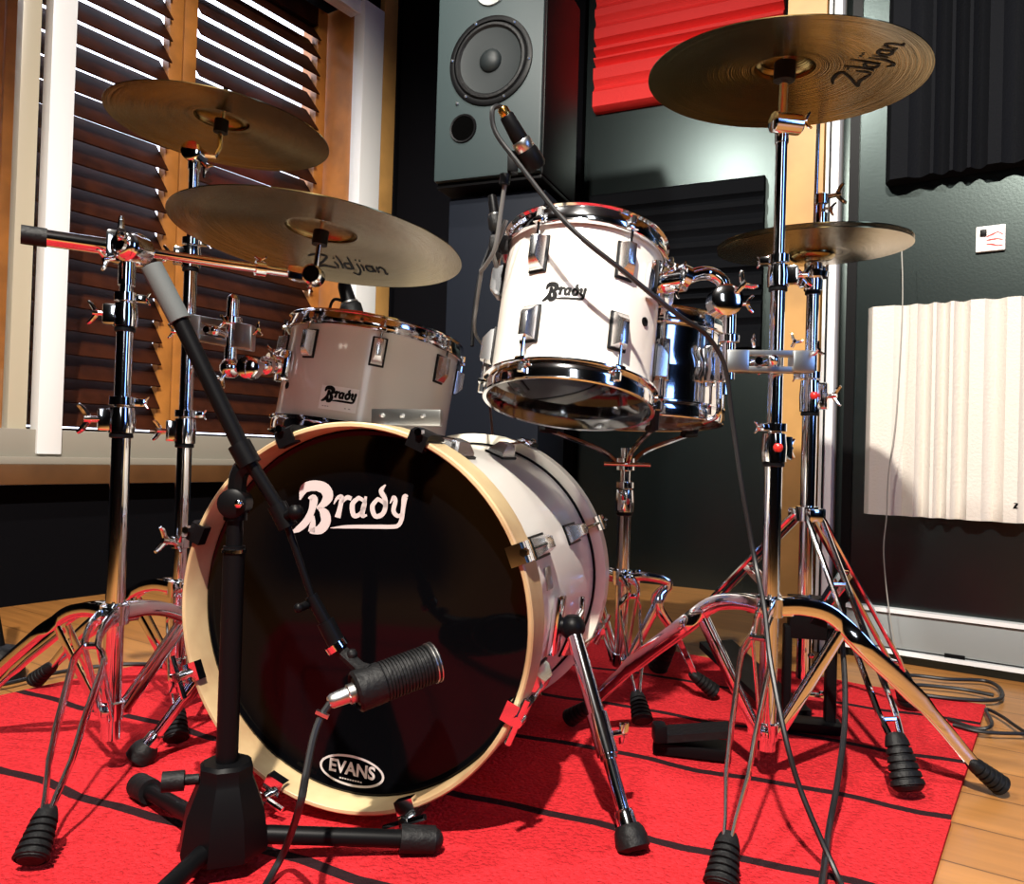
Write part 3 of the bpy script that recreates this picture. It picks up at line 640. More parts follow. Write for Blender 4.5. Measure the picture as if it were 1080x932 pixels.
def joint(r, cx, cy, z0, z1, rl, d, memory=True, sz=.034, red=False):
    d = V(d).normalized(); c = V((cx, cy, 0)); zm = (z0+z1)/2; s = V((-d.y, d.x, 0))
    mb = MB(); mb.lathe((cx, cy, z0), ZZ, [(rl, 0), (rl+.005, .002), (rl+.006, (z1-z0)*.5), (rl+.004, (z1-z0)-.002), (rl-.002, z1-z0)], 28)
    mb.box(c+d*(rl+.006)+ZZ*zm, (.026, .018, (z1-z0)*.8), (d, s, ZZ), .004); j = mb.build('height_clamp', CHROME, r)
    mb = MB(); wing(mb, c+d*(rl+.012)+s*.004+ZZ*(zm), d, sz); mb.build('wing_nut', CHROME, j)
    mb = MB(); mb.lathe((cx, cy, z0-.006), ZZ, [(rl+.001, 0), (rl+.003, .001), (rl+.003, .006), (rl+.001, .007)], 28); mb.build('nylon_bush', BLACKM, j)
    if memory:
        mb = MB(); mb.lathe((cx, cy, z1+.001), ZZ, [(rl-.003, 0), (rl+.005, .001), (rl+.005, .013), (rl-.003, .014)], 24); mb.box(c-d*(rl+.008)+ZZ*(z1+.007), (.018, .014, .012), (d, s, ZZ), .003)
        wing(mb, c-d*(rl+.01)+ZZ*(z1+.007), -d+s*.6, .018); mb.build('memory_lock', CHROME, j)
    if red: mb = MB(); mb.ball(c-V((0, rl+.006, 0))+ZZ*zm, .008, 10); mb.build('red_ball', REDP, j)
    return j
def Rz(Y): return Y/850.
def cymbal(name, c, n, R, label, bell=.16, bow=.022, flip=False, zbell=.016, spin=0.):
    c = V(c); x, y, z = basis(n, V((1, 0, 0))); M = Matrix((x, y, z)).transposed().to_4x4(); M.translation = c
    s = -1 if flip else 1
    prof = []
    for i in range(25):
        t = 1 - i/24*(1-bell-.05); prof.append((R*t, s*bow*(1-t**1.7)))
    hb = prof[-1][1]
    for i in range(1, 9):
        t = i/8; rr = R*(bell+.05)*(math.cos(t*math.pi/2)) + .006*t; prof.append((rr, hb + s*zbell*math.sin(t*math.pi/2)**.8))
    und = [(r_, h-.0014) for r_, h in prof]
    mb = MB(); mb.lathe(c, z, prof[:1] + prof[1:] + und[::-1], 128, False, True, x)
    o = tag(mb.build(name, BRONZE, M=M), label, 'cymbal'); o['R'] = R
    hz = lambda r_: s*bow*(1-(min(r_, R)/R)**1.7)
    return o, M, hz

# ---- left front boom stand
LX, LY = -.582, 1.2; LF = [(-.533, .93, RZ), (-.90, 1.33, RZ), (-.36, 1.50, RZ)]
def zl(y, Y, hor): return .5-(y-hor)/850*Y
ls = root('cymbal_stand', (LX, LY, 0), 'tall chrome boom cymbal stand at the front left of the kit', 'cymbal stand')
Z = lambda y: zl(y, LY, 465)
column(ls, LX, LY, [(.06, Z(448), .0135), (Z(455), Z(335), .0115), (Z(345), Z(285), .0095)])
flat_legs(ls, LX, LY, Z(645), Z(748), LF)
joint(ls, LX, LY, Z(457), Z(428), .0135, (-.9, -.5, 0), sz=.042)
joint(ls, LX, LY, Z(345), Z(318), .0115, (-1, -.35, 0), sz=.034)
bt = at(135, 262, LY)
ba = at(22, 247, LY-.06); bb = at(328, 291, LY+.15)
mb = MB(); mb.cyl((LX, LY, Z(300)), (LX, LY, bt.z-.01), .012); bx_ = (bb-ba).normalized(); pa = ba + bx_*((bt-ba).dot(bx_)); mb.box((bt+pa)/2, (.05, .03, .05), (bx_, V((0, 1, 0)), ZZ), .008)
mb.lathe(bt - V((0, .03, 0)), V((.25, 1, 0)), [(.006, -.004), (.012, -.002), (.013, .003), (.018, .005), (.021, .010), (.019, .013), (.022, .016), (.022, .05), (.018, .056)], 24); tl = mb.build('boom_tilter', CHROME, ls)
mb = MB(); wing(mb, bt-V((0, .025, 0)), V((.35, -.6, .6)), .044); wing(mb, bt+V((-.01, -.02, -.02)), V((-.5, -.8, -.3)), .03); mb.build('wing_nut', CHROME, tl)
q = (bt-ba).dot(bx_); Lb = (bb-ba).length
mb = MB(); mb.cyl(ba+bx_*.03, ba+bx_*(q+.02), .0125); bm_ = mb.build('boom_arm', CHROME, ls)
mb = MB(); mb.cyl(ba, ba+bx_*.032, .0138); mb.build('rubber_end_cap', RUBBER, bm_)
mb = MB(); mb.cyl(ba+bx_*q, bb, .0075); mb.build('inner_boom', CHROME, bm_)
mb = MB(); mk = ba+bx_*(Lb*.80); mb.cyl(mk-bx_*.008, mk+bx_*.008, .0125); wing(mb, mk+ZZ*.005, ZZ, .02); mb.build('memory_lock', CHROME, bm_)
rc = V((-.3322, 1.3453, .841)); rn = V((.0976, .0646, .9931))
mb = MB(); mb.box(bb-bx_*.012, (.05, .024, .026), (bx_, V((0, 1, 0)), ZZ), .007); wing(mb, bb+V((.0, -.01, -.012)), V((.2, -.5, -.9)), .026); mb.lathe(bb+V((.005, -.02, 0)), V((0, 1, 0)), [(.014, 0), (.017, .003), (.017, .03), (.014, .034)], 20); mb.build('cymbal_tilter', CHROME, bm_)
rodt = rc + rn*.045; rb = bb + V((.006, .0, .0))
mb = MB(); mb.cyl(rb, rc+rn*.0, .0045); mb.cyl(rc+rn*.0, rodt+rn*.035, .0035); rd_ = mb.build('cymbal_rod', CHROME, bm_)
mb = MB(); mb.cyl(rc-rn*.002, rc+rn*.022, .013); mb.build('felt_washer', RUBBER, rd_)
mb = MB(); wing(mb, rodt+rn*.012, rn, .022); mb.build('wing_nut', CHROME, rd_)
cymR, MR, hzR = cymbal('ride_cymbal', rc, rn, .24, 'large bronze ride cymbal, the lower and nearer of the two at left', .2, .026)

# script brand mark painted under the cymbals
ZSC = [([(0, 38, 3), (20, 44, 6), (46, 40, 5), (30, 22, 5), (4, 2, 5), (24, 6, 6), (52, 0, 4)], 0), ([(56, 22, 3), (60, 10, 5), (56, 0, 4)], 0), ([(60, 34, 5), (62, 37, 5)], 0), ([(70, 44, 3), (72, 20, 5), (70, 1, 5)], 0),
       ([(94, 20, 5), (80, 18, 5), (80, 3, 5), (94, 4, 5)], 1), ([(98, 44, 3), (97, 20, 5), (96, 1, 5)], 0), ([(112, 24, 3), (113, 0, 5), (102, -16, 5), (90, -10, 3)], 0), ([(114, 34, 5), (116, 37, 5)], 0), ([(122, 22, 3), (124, 10, 5), (122, 0, 4)], 0), ([(124, 34, 5), (126, 37, 5)], 0),
       ([(148, 20, 5), (134, 18, 5), (134, 3, 5), (148, 4, 5)], 1), ([(150, 22, 3), (149, 10, 5), (153, 1, 4)], 0), ([(160, 22, 3), (160, 1, 5)], 0), ([(160, 12, 3), (170, 21, 5), (178, 14, 5), (177, 1, 5), (184, 2, 3)], 0)]
def cym_mark(cy, M, hz, px0, px1, size, parent):
    c = M.translation; n = (M.to_3x3() @ V((0, 0, 1))); a = onplane(*px0, c+n*.008, n); b = onplane(*px1, c+n*.008, n)
    x = (b-a).normalized(); y = n.cross(x); k = (b-a).length/184
    if y.dot(UP) < 0 and size > 0: y = -y
    y = y*abs(size)
    def mp(X, Y):
        p = a + x*(X*k) + y*(Y*k); q = p-c; h = q.dot(n); q = q-n*h; return c + q + n*(hz(q.length)-.0022)
    mb = MB()
    for pts, cl in ZSC: stroke(mb, pts, mp, cl, 4)
    lab(mb.build('lettering', INK, parent, smooth=False), 'black script lettering')
cym_mark(cymR, MR, hzR, (333, 281), (410, 289), 1.6, cymR)

# ---- second stand behind, left (also carries the tom)
QX, QY = -.597, 1.47; QF = [(-.532, 1.318, RZ), (-.92, 1.60, RZ), (-.33, 1.66, RZ)]
s2 = root('cymbal_stand', (QX, QY, 0), 'straight chrome cymbal stand at left behind the boom stand, holding the topmost left cymbal', 'cymbal stand')
Z = lambda y: zl(y, QY, 467)
column(s2, QX, QY, [(.06, Z(462), .0135), (Z(470), Z(272), .0115), (Z(285), Z(165), .009)])
flat_legs(s2, QX, QY, Z(618), Z(700), QF)
joint(s2, QX, QY, Z(468), Z(440), .0135, (-.9, -.4, 0), sz=.036)
joint(s2, QX, QY, Z(282), Z(258), .0115, (-.9, -.4, 0), sz=.03)
mb = MB(); mb.lathe((QX, QY, Z(577)), ZZ, [(.0135, 0), (.018, .002), (.018, .02), (.0135, .022)], 24); wing(mb, V((QX-.005, QY-.015, Z(570))), V((-.5, -.8, .2)), .045); wing(mb, V((QX, QY-.015, Z(572))), V((.6, -.8, .1)), .03); mb.build('locking_collar', CHROME, s2)
cc = V((-.5635, 1.5034, 1.0884)); cn = V((.0804, .0077, .9967)); pt = V((QX, QY, Z(160)))
mb = MB(); mb.lathe(pt-V((0, .022, 0)), V((0, 1, 0)), [(.014, 0), (.018, .003), (.018, .04), (.014, .044)], 24); mb.cyl(pt-ZZ*.03, pt, .011); wing(mb, pt+V((.02, -.015, -.022)), V((.7, -.3, -.8)), .03); t2 = mb.build('cymbal_tilter', CHROME, s2)
e2 = pt + V((.034, .01, .004))
mb = MB(); mb.tube([pt, e2-ZZ*.004, e2+V((.006, .004, .012)), cc, cc+cn*.08], .0046); rd_ = mb.build('cymbal_rod', CHROME, t2)
mb = MB(); mb.cyl(cc-cn*.004, cc+cn*.02, .013); mb.build('felt_washer', RUBBER, rd_)
mb = MB(); wing(mb, cc+cn*.05, cn, .022); mb.build('wing_nut', CHROME, rd_)
cymL, ML, hzL = cymbal('crash_cymbal', cc, cn, .2, 'dark bronze crash cymbal in front of the shutters, topmost at left', .2, .024)

# ---- right crash stand
RX, RY = .4065, 1.25; RF = [(.252, .917, RZ), (.752, 1.238, 0.0), (.127, 1.46, RZ)]
cs = root('cymbal_stand', (RX, RY, 0), 'tall chrome cymbal stand at the front right, under the big cymbal', 'cymbal stand')
Z = lambda y: zl(y, RY, 488)
column(cs, RX, RY, [(.055, Z(478), .0135), (Z(490), Z(285), .0112), (Z(300), Z(128), .0088)])
flat_legs(cs, RX, RY, Z(640), Z(772), RF, hgt=.025)
joint(cs, RX, RY, Z(490), Z(458), .0135, (.9, .5, 0), sz=.03, red=True)
joint(cs, RX, RY, Z(305), Z(280), .0112, (.9, -.4, 0), sz=.034)
cc = at(827, 84, RY); cn = V((.0294, -.0561, .998)); pt = V((RX, RY, Z(132)))
mb = MB(); mb.lathe(pt-V((.02, .012, 0)), V((1, .2, 0)), [(.012, 0), (.016, .003), (.016, .046), (.012, .05)], 24); mb.cyl(pt-ZZ*.028, pt, .0105); wing(mb, pt+V((.02, -.01, 0)), V((.9, -.4, .1)), .026); t3 = mb.build('cymbal_tilter', CHROME, cs)
mb = MB(); mb.cyl(pt, cc, .0065); mb.cyl(cc, cc+cn*.085, .004); rd_ = mb.build('cymbal_rod', CHROME, t3)
mb = MB(); mb.cyl(cc-cn*.002, cc+cn*.026, .0165); mb.build('felt_washer', RUBBER, rd_)
mb = MB(); wing(mb, cc+cn*.055, cn, .022); mb.build('wing_nut', CHROME, rd_)
cymC, MC, hzC = cymbal('crash_cymbal', cc, cn, .2095, 'biggest bronze crash cymbal at top right, with black script underneath', .17, .02, zbell=.02)
cym_mark(cymC, MC, hzC, (905, 93), (955, 42), 1.15, cymC)

# ---- hi-hat
HX, HY = .553, 1.5
hs = root('hi_hat_stand', (HX, HY, 0), 'chrome hi-hat stand with a black pedal frame at far right', 'hi-hat stand')
Z = lambda y: zl(y, HY, 492)
column(hs, HX, HY, [(.10, Z(430), .0135), (Z(445), Z(300), .0112), (Z(310), Z(290), .008)])
joint(hs, HX, HY, Z(440), Z(405), .0135, (.8, -.6, 0), sz=.036, red=True)
joint(hs, HX, HY, Z(312), Z(290), .0112, (-.8, -.5, 0), sz=.03)
HF = [(.596, 1.212, RZ), (.355, 1.80, RZ), (.80, 1.62, RZ)]; zc = Z(547)
for f in HF:
    f = V(f); c = V((HX, HY, 0)); rd = V((f.x-HX, f.y-HY, 0)); Rr = rd.length; rd.normalize(); sd = V((-rd.y, rd.x, 0))
    P0 = c+rd*.02+ZZ*zc; P1 = c+rd*(Rr-.01)+ZZ*(f.z+.075)
    mb = MB()
    for s in (-1, 1): mb.tube([P0+sd*s*.010, P0.lerp(P1, .04)+sd*s*.014, P0.lerp(P1, .9)+sd*s*.014, P1+sd*s*.008], .005)
    for q in (.35, .92): mb.cyl(P0.lerp(P1, q)-sd*.014, P0.lerp(P1, q)+sd*.014, .004, n=8)
    lg = mb.build('leg', CHROME, hs)
    dd = (P1-P0).normalized(); rubber_foot(P1-dd*.012, (dd+V((0, 0, -.4))).normalized(), lg, .024, .082)
    mb = MB(); a = P0.lerp(P1, .35); b0 = V((HX, HY, .20))+rd*.015; mb.beam(b0+sd*.006, a+sd*.012, ZZ, .003, .011); mb.beam(b0-sd*.006, a-sd*.012, ZZ, .003, .011); mb.build('brace', CHROME, hs)
mb = MB(); mb.lathe((HX, HY, zc-.014), ZZ, [(.0135, 0), (.021, .002), (.021, .028), (.0135, .03)], 24)
for f in HF: rd = V((f[0]-HX, f[1]-HY, 0)).normalized(); mb.box(V((HX, HY, zc))+rd*.024, (.02, .026, .022), (rd, V((-rd.y, rd.x, 0)), ZZ), .003)
mb.build('leg_collar', CHROME, hs)
fo = at(847, 620, HY-.02); frx = V((.98, -.2, 0)).normalized(); fry = V((.2, .98, 0)).normalized(); fax = (frx, fry, ZZ)
mb = MB(); mb.box(V((HX, HY-.01, .215)), (.066, .045, .075), fax, .004); pf = mb.build('pedal_housing', BLACKM, hs)
mb = MB(); mb.box(V((HX+.042, HY-.02, .105)), (.018, .03, .19), fax, .003); mb.box(V((HX-.035, HY-.01, .105)), (.014, .03, .19), fax, .003); mb.box(V((HX, HY-.02, .021)), (.12, .05, .018), fax, .003); mb.build('pedal_frame', BLACKM, pf)
mb = MB(); mb.cyl((HX, HY-.006, .07), (HX, HY-.006, .18), .005); mb.box(V((HX, HY-.03, .075)), (.05, .012, .014), fax, .003)
for q in (-.02, .02): mb.ball(V((HX+q, HY-.036, .083)), .005, 8)
mb.ball(V((HX, HY-.034, .15)), .006, 8); mb.ball(V((HX, HY-.034, .225)), .0035, 8); mb.build('pull_rod', CHROME, pf)
mb = MB(); mb.prism([V((HX-.045, HY+.02, .03)), V((HX+.03, HY+.035, .03)), V((HX-.05, HY+.30, .10)), V((HX-.13, HY+.27, .10))], ZZ*-.014); mb.build('footboard', BLACKM, pf)
hc = V((.5725, 1.5, .5+(.9155-.5)*1.5/1.555)); hn = V((-.0206, -.0375, .9991)); hc.x = .57*1.5/1.555
mb = MB(); mb.cyl((HX, HY, Z(290)), (HX-.002, HY, hc.z-.05), .007); mb.lathe((HX, HY, hc.z-.062), ZZ, [(.008, 0), (.026, .004), (.028, .014), (.012, .018)], 24); mb.build('cymbal_seat', CHROME, hs)
mb = MB(); mb.cyl((HX, HY, hc.z-.05), (HX+.004, HY, Z(60)), .0035); mb.build('hi_hat_rod', CHROME, hs)
ck = at(868, 222, HY); mb = MB(); mb.lathe((ck.x-.004, HY, Z(240)), ZZ, [(.012, 0), (.012, .02), (.008, .022), (.008, .035), (.013, .037), (.013, .055), (.006, .058)], 20); wing(mb, V((ck.x+.006, HY-.008, Z(212))), V((.9, -.3, .15)), .038); wing(mb, V((ck.x, HY-.01, Z(225))), V((.7, -.6, -.2)), .024); mb.build('clutch', CHROME, hs)
cymbal('hi_hat_cymbal', hc + hn*.006, hn, .172, 'upper hi-hat cymbal of the pair at right', .19, .010)
cymbal('hi_hat_cymbal', hc - hn*.002, hn, .172, 'lower hi-hat cymbal of the pair at right, bell down', .19, .010, True)

# ---- snare stand
NX, NY = .234, 1.65
ns = root('snare_stand', (NX, NY, 0), 'chrome snare stand with dark tubes behind the bass drum', 'snare stand')
Z = lambda y: zl(y, NY, 486)
bot = SNc.z - .02
column(ns, NX, NY, [(.08, Z(545), .0135), (Z(560), bot-.05, .0105)])
joint(ns, NX, NY, Z(545), Z(520), .0135, (-.3, -.9, 0), sz=.03, red=True)  # red ball here imitates red reflections on the chrome collar
flat_legs(ns, NX, NY, Z(612), Z(700), [(.42, 1.66, RZ), (.25, 1.475, RZ), (.11, 1.84, RZ)], hgt=.016)
hub = V((NX, NY, Z(494)))
mb = MB(); mb.lathe(hub-ZZ*.014, ZZ, [(.011, 0), (.019, .002), (.019, .026), (.011, .028)], 20); mb.cyl(hub-V((.047, .02, 0)), hub+V((.047, -.02, 0)), .004); hb = mb.build('basket_hub', CHROME, ns)
for a in (35, 155, 275):
    d = V((math.cos(D(a)), math.sin(D(a)), 0)); tip = V((SNc.x+.012, 1.64, 0))+d*.187
    mb = MB(); mb.tube(cat([hub+d*.015, hub+d*.06+ZZ*.03, V((tip.x, tip.y, bot-.012)), V((tip.x, tip.y, bot+.004))], 5), .005); ar = mb.build('basket_arm', CHROME, hb)
    mb = MB(); mb.tube([V((tip.x, tip.y, bot-.016))-d*.03, V((tip.x, tip.y, bot-.014))+d*.006, V((tip.x, tip.y, bot+.02))+d*.01], .0085); mb.build('rubber_grip', RUBBER, ar)

# ---- tom holders
def clamp_plate(r, a, b, wid, name='clamp_bar'):
    a, b = V(a), V(b); x = (b-a).normalized(); y = ZZ.cross(x).normalized(); L = (b-a).length
    mb = MB()
    for y0 in (-1, 1): 
        for z0 in (-1, 1): mb.box((a+b)/2 + ZZ*z0*wid*.36 + y*y0*.004, (L, .012, wid*.28), (x, y, ZZ), .002)
    mb.box(a.lerp(b, .12), (L*.26, .026, wid), (x, y, ZZ), .004); mb.box(a.lerp(b, .88), (L*.26, .026, wid), (x, y, ZZ), .004)
    cl = mb.build(name, STEEL, r)
    mb = MB(); m_ = a.lerp(b, .5); mb.cyl(m_-y*.02, m_+y*.03, .005); mb.ball(m_-y*.02, .009, 10); wing(mb, m_+y*.02, y, .03); mb.cyl(a.lerp(b, .35)-y*.015, a.lerp(b, .35)+y*.01, .006); mb.build('clamp_bolt', CHROME, cl)
    return cl
# left: clamp on second stand
Yc = QY-.03
th = root('tom_holder', at(236, 352, Yc), 'silver clamp and rod holding the left tom off the rear left stand', 'tom holder')
clamp_plate(th, at(196, 344, QY-.028), at(267, 357, Yc), .046)
mb = MB(); wing(mb, at(268, 352, Yc-.012), V((.7, -.6, .4)), .028); wing(mb, at(190, 350, QY-.03), V((-.9, -.3, 0)), .026); mb.build('wing_bolt', CHROME, th)
mb = MB(); a = at(246, 316, Yc); b_ = at(242, 392, Yc); mb.cyl(a+ZZ*.0, b_, .0105); mb.ball(a, .0105, 14); mb.lathe(at(245, 342, Yc), ZZ, [(.012, 0), (.016, .002), (.016, .012), (.012, .014)], 20); wing(mb, at(243, 341, Yc-.015), V((-.8, -.5, .1)), .024); mb.build('down_rod', CHROME, th)
el = at(243, 388, Yc); tb = P12(D(-66), .189+.012, .108)
mb = MB(); mb.ball(el, .019); mb.lathe(at(264, 388, Yc)-V((0, .02, 0)), V((0, 1, 0)), [(.014, 0), (.020, .004), (.020, .03), (.014, .036)], 20); mb.cyl(el, tb, .0105); wing(mb, at(238, 394, Yc-.01), V((-.5, -.4, -.8)), .028); mb.lathe(el.lerp(tb, .68), tb-el, [(.012, 0), (.018, .002), (.018, .014), (.012, .016)], 20); mb.build('ball_arm', CHROME, th)
e = (P12(D(-66), 1, 0)-P12(D(-66), 0, 0)).normalized()
mb = MB(); mb.box(P12(D(-66), .178+.010, .108), (.05, .022, .062), (nT.cross(e), e, nT), .006); mb.cyl(P12(D(-66), .193, .108), P12(D(-66), .223, .108), .019); wing(mb, P12(D(-66), .213, .118), nT, .03); mb.build('tom_bracket', CHROME, t12)
# right: clamp on the crash stand
th2 = root('tom_holder', at(812, 381, RY-.03), 'chrome clamp and angled arm holding the small tom off the right stand', 'tom holder')
clamp_plate(th2, at(765, 381, RY-.032), at(856, 382, RY-.028), .034)
mb = MB(); wing(mb, at(858, 374, RY-.04), V((.3, -.8, .5)), .024); wing(mb, at(795, 366, RY-.03), V((-.2, -.4, .9)), .022); wing(mb, at(835, 366, RY-.03), V((.4, -.4, .9)), .022); mb.build('wing_bolt', CHROME, th2)
Yr = RY-.03; a = at(770, 318, Yr); b_ = at(768, 400, Yr)
mb = MB(); mb.cyl(a, b_, .0095); mb.lathe(at(769, 362, Yr), ZZ, [(.011, 0), (.015, .002), (.015, .012), (.011, .014)], 20); mb.build('down_rod', CHROME, th2)
eb = at(764, 318, Yr); tb = P10(D(58), .135+.03, .165)
mb = MB(); mb.lathe(eb-V((0, .022, 0)), V((0, 1, 0)), [(.018, 0), (.024, .004), (.025, .036), (.018, .042)], 24); mb.tube(cat([eb+ZZ*.01, eb+V((-.005, 0, .032)), eb+V((-.032, -.002, .042)), tb], 6), .0105, 12); wing(mb, eb+V((.012, -.02, .01)), V((.6, -.4, .7)), .036); wing(mb, eb+V((.02, -.01, -.005)), V((1, -.2, 0)), .026); mb.lathe(tb.lerp(eb+V((-.03, 0, .04)), .35), tb-eb, [(.012, 0), (.018, .002), (.018, .014), (.012, .016)], 20); mb.build('ball_arm', CHROME, th2)
e = (P10(D(58), 1, 0)-P10(D(58), 0, 0)).normalized(); n10 = V((.0961, .2239, .9699)).normalized()
mb = MB(); mb.box(P10(D(58), .124+.010, .165), (.046, .022, .06), (n10.cross(e), e, n10), .006); mb.cyl(P10(D(58), .14, .165), P10(D(58), .175, .165), .017); wing(mb, P10(D(58), .16, .175), n10, .03); wing(mb, P10(D(54), .16, .15), e+n10*-.4, .024); mb.build('tom_bracket', CHROME, t10)

# ============================================================ KICK MICROPHONE AND ITS STAND
MX, MY = -.323, .95
ms = root('microphone_stand', (MX, MY, 0), 'black boom microphone stand in front of the bass drum', 'microphone stand')
Z = lambda y: zl(y, MY, 469)
mb = MB(); mb.cyl((MX, MY, .05), (MX, MY, Z(575)), .0125); mb.cyl((MX, MY, Z(585)), (MX, MY, Z(528)), .0095); col_ = mb.build('column', BLACKM, ms)
mb = MB(); mb.lathe((MX, MY, Z(582)), ZZ, [(.014, 0), (.014, .004)], 20); mb.build('chrome_ring', CHROME, col_)
mb = MB(); mb.loft([MB().ring(V((MX, MY, z)), V((1, 0, 0)), V((0, 1, 0)), r_, n=8) for z, r_ in ((.028, .050), (.036, .052), (.075, .046), (.108, .033), (.112, .031), (.126, .031), (.13, .027))]); hubm = mb.build('base_hub', BLACKM, ms)
mb = MB(); mb.cyl((MX-.028, MY-.01, .112), (MX-.045, MY-.015, .112), .006); mb.cyl((MX-.043, MY-.015, .112), (MX-.066, MY-.022, .112), .0115, n=12); mb.build('clamp_knob', RUBBER, hubm)
for f in ((-.092, .992), (-.496, 1.118), (-.375, .70)):
    f = V((f[0], f[1], RZ+.016)); a = V((MX, MY, .046)); d = (f-a).normalized()
    mb = MB(); mb.cyl(a+d*.03, f, .0105); lg = mb.build('leg', BLACKM, ms)
    mb = MB(); mb.cyl(f-d*.03, f+d*.012, .0165, n=20); mb.ball(f+d*.008, .0150, 14); mb.build('rubber_foot', RUBBER, lg)
pA = at(160, 281, .93); pB = at(258, 478, .94); pC = at(300, 545, .945); pD = at(343, 655, .95)
bd_ = (pC-pA).normalized()
mb = MB(); mb.cyl(at(187, 332, .935), pB, .0098); mb.cyl(pB, pC, .0078); mb.cyl(pC, at(330, 632, .948), .0042); bo = mb.build('boom_arm', BLACKM, ms)
mb = MB(); mb.cyl(pA, at(190, 338, .935), .0125, n=20); lab(mb.build('foam_grip', FOAMG, bo), 'grey counterweight sleeve')
mb = MB(); mb.cyl(at(252, 468, .94), at(264, 490, .94), .0135, n=16); mb.build('telescope_clutch', BLACKM, bo)
mb = MB(); mb.cyl(at(292, 532, .945), at(304, 556, .945), .0115, n=14); mb.cyl(at(300, 545, .944), at(310, 541, .93), .006); mb.ball(at(312, 540, .926), .0095, 12); mb.build('clutch_knob', BLACKM, bo)
mb = MB(); q = V((MX, MY, Z(530))); q2 = at(262, 488, .945); mb.cyl(q-ZZ*.02, q+ZZ*.006, .0135); mb.tube(cat([q, q+(q2-q)*.5+V((-.004, .0, .01)), q2], 4), .011); mb.lathe(q+V((0, -.018, 0)), V((0, 1, 0)), [(.012, 0), (.017, .003), (.017, .03), (.012, .034)], 20); sv = mb.build('swivel', BLACKM, ms)
mb = MB(); mb.ball(at(252, 531, .925), .0055, 10); lab(mb.build('swivel_bolt', CHROME, sv), 'bright bolt head')
mb = MB(); mb.cyl(at(328, 628, .948), pD, .0075); mb.cyl(pD, at(358, 684, .95), .0105); mb.build('boom_tip', BLACKM, bo)
mb = MB(); mb.cyl(at(353, 678, .95), at(357, 684, .95), .0135, n=16); lab(mb.build('thread_ring', CHROME, bo), 'bright threaded ring at the boom end')
mb = MB(); mb.cyl(at(326, 637, .95), at(316, 641, .935), .005); mb.ball(at(315, 641, .932), .006, 10); mb.build('clutch_knob', BLACKM, bo)
km = root('bass_drum_microphone', at(400, 715, .94), 'black ribbed microphone on the boom in front of the bass drum head', 'microphone')
m0 = at(350, 739, .915); m1 = at(461, 697, .975); md = (m1-m0).normalized(); mL = (m1-m0).length
mb = MB(); pr = [(.010, mL*.20), (.016, mL*.22), (.019, mL*.3), (.0195, mL*.4), (.0215, mL*.44), (.0228, mL*.47)]; mb.lathe(m0, md, pr, 28); kb = mb.build('body', BLACKM, km)
pr = []
for k in range(14):
    t = mL*(.47+k*.031); pr += [(.0235, t), (.0235, t+mL*.018), (.0215, t+mL*.021), (.0215, t+mL*.029)]
pr += [(.024, mL*.91), (.024, mL*.97), (.020, mL)]
mb = MB(); mb.lathe(m0, md, pr, 32); mb.build('ribbed_basket', RUBBER, km)
mb = MB()
for t in (.93, .965): mb.lathe(m0, md, [(.0235, mL*t), (.025, mL*(t+.003)), (.025, mL*(t+.012)), (.0235, mL*(t+.015))], 32)
mb.build('rim_ring', STEEL, km)
mb = MB(); mb.lathe(m0, md, [(.0165, mL*.24), (.0195, mL*.25), (.0195, mL*.275), (.0165, mL*.285)], 28); mb.lathe(m0, md, [(.019, mL*.385), (.0225, mL*.395), (.0225, mL*.43), (.019, mL*.44)], 28); mb.build('collar_ring', STEEL, km)
mb = MB(); mb.lathe(m0, md, [(.006, -.004), (.0085, 0), (.0095, mL*.14), (.0115, mL*.15), (.0115, mL*.21)], 20); mb.build('cable_connector', STEEL, km)
cl = at(358, 684, .95); cm = m0+md*mL*.34
mb = MB(); mb.tube([cl, cl.lerp(cm, .5)+V((.006, 0, 0)), cm+ZZ*.018], .008); mb.lathe(cm-md*.018, md, [(.021, 0), (.024, .003), (.024, .033), (.021, .036), (.019, .03), (.019, .006)], 24, False, True); mb.ball(at(371, 690, .945), .007, 10); mb.build('clip', RUBBER, km)
def cable(pts, r, label, name='cable', mt=CABLE, catg='cable', k=8):
    mb = MB(); mb.tube(cat(pts, k), r, 8); return tag(mb.build(name, mt, M=Matrix.Translation(V(pts[0]))), label, catg)
cz = RZ+.009
kc = cable([m0-md*.0, at(338, 757, .905), at(330, 780, .89), at(322, 820, .86), at(316, 850, .83), fl(302, 892, cz+.03), fl(285, 925, cz), fl(262, 962, cz), fl(230, 1010, cz)], .0042, 'black cable dropping from the bass drum microphone onto the rug')
mb = MB(); p = at(340, 753, .903); mb.beam(p-V((.007, 0, -.003)), p+V((.007, 0, -.003)), ZZ, .006, .004); lab(mb.build('cable_tie', STEEL, kc), 'pale tie around the cable'); 

# ---- small tom microphone with clip and gooseneck
tm = root('tom_microphone', at(528, 285, 1.22), 'slim black microphone with a silver band on a gooseneck at the small tom', 'microphone')
a0 = at(529, 113, 1.16); a1 = at(566, 178, 1.20); d = (a1-a0).normalized(); L = (a1-a0).length
mb = MB(); mb.lathe(a0, d, [(.009, L*.12), (.0105, L*.14), (.0125, L*.5), (.0125, L*.53)], 20); mb.lathe(a0, d, [(.015, L*.68), (.0165, L*.72), (.0175, L*.95), (.014, L)], 24); mb.build('body', BLACKM, tm)
mb = MB(); mb.lathe(a0, d, [(.013, L*.52), (.0145, L*.54), (.0145, L*.68), (.013, L*.7)], 24); lab(mb.build('band', STEEL, tm), 'silver band')
mb = MB(); mb.lathe(a0, d, [(.006, 0), (.008, .003), (.008, L*.13)], 16); lab(mb.build('connector_end', GOLD, tm), 'gold coloured connector end')
g0 = at(541, 168, 1.2)
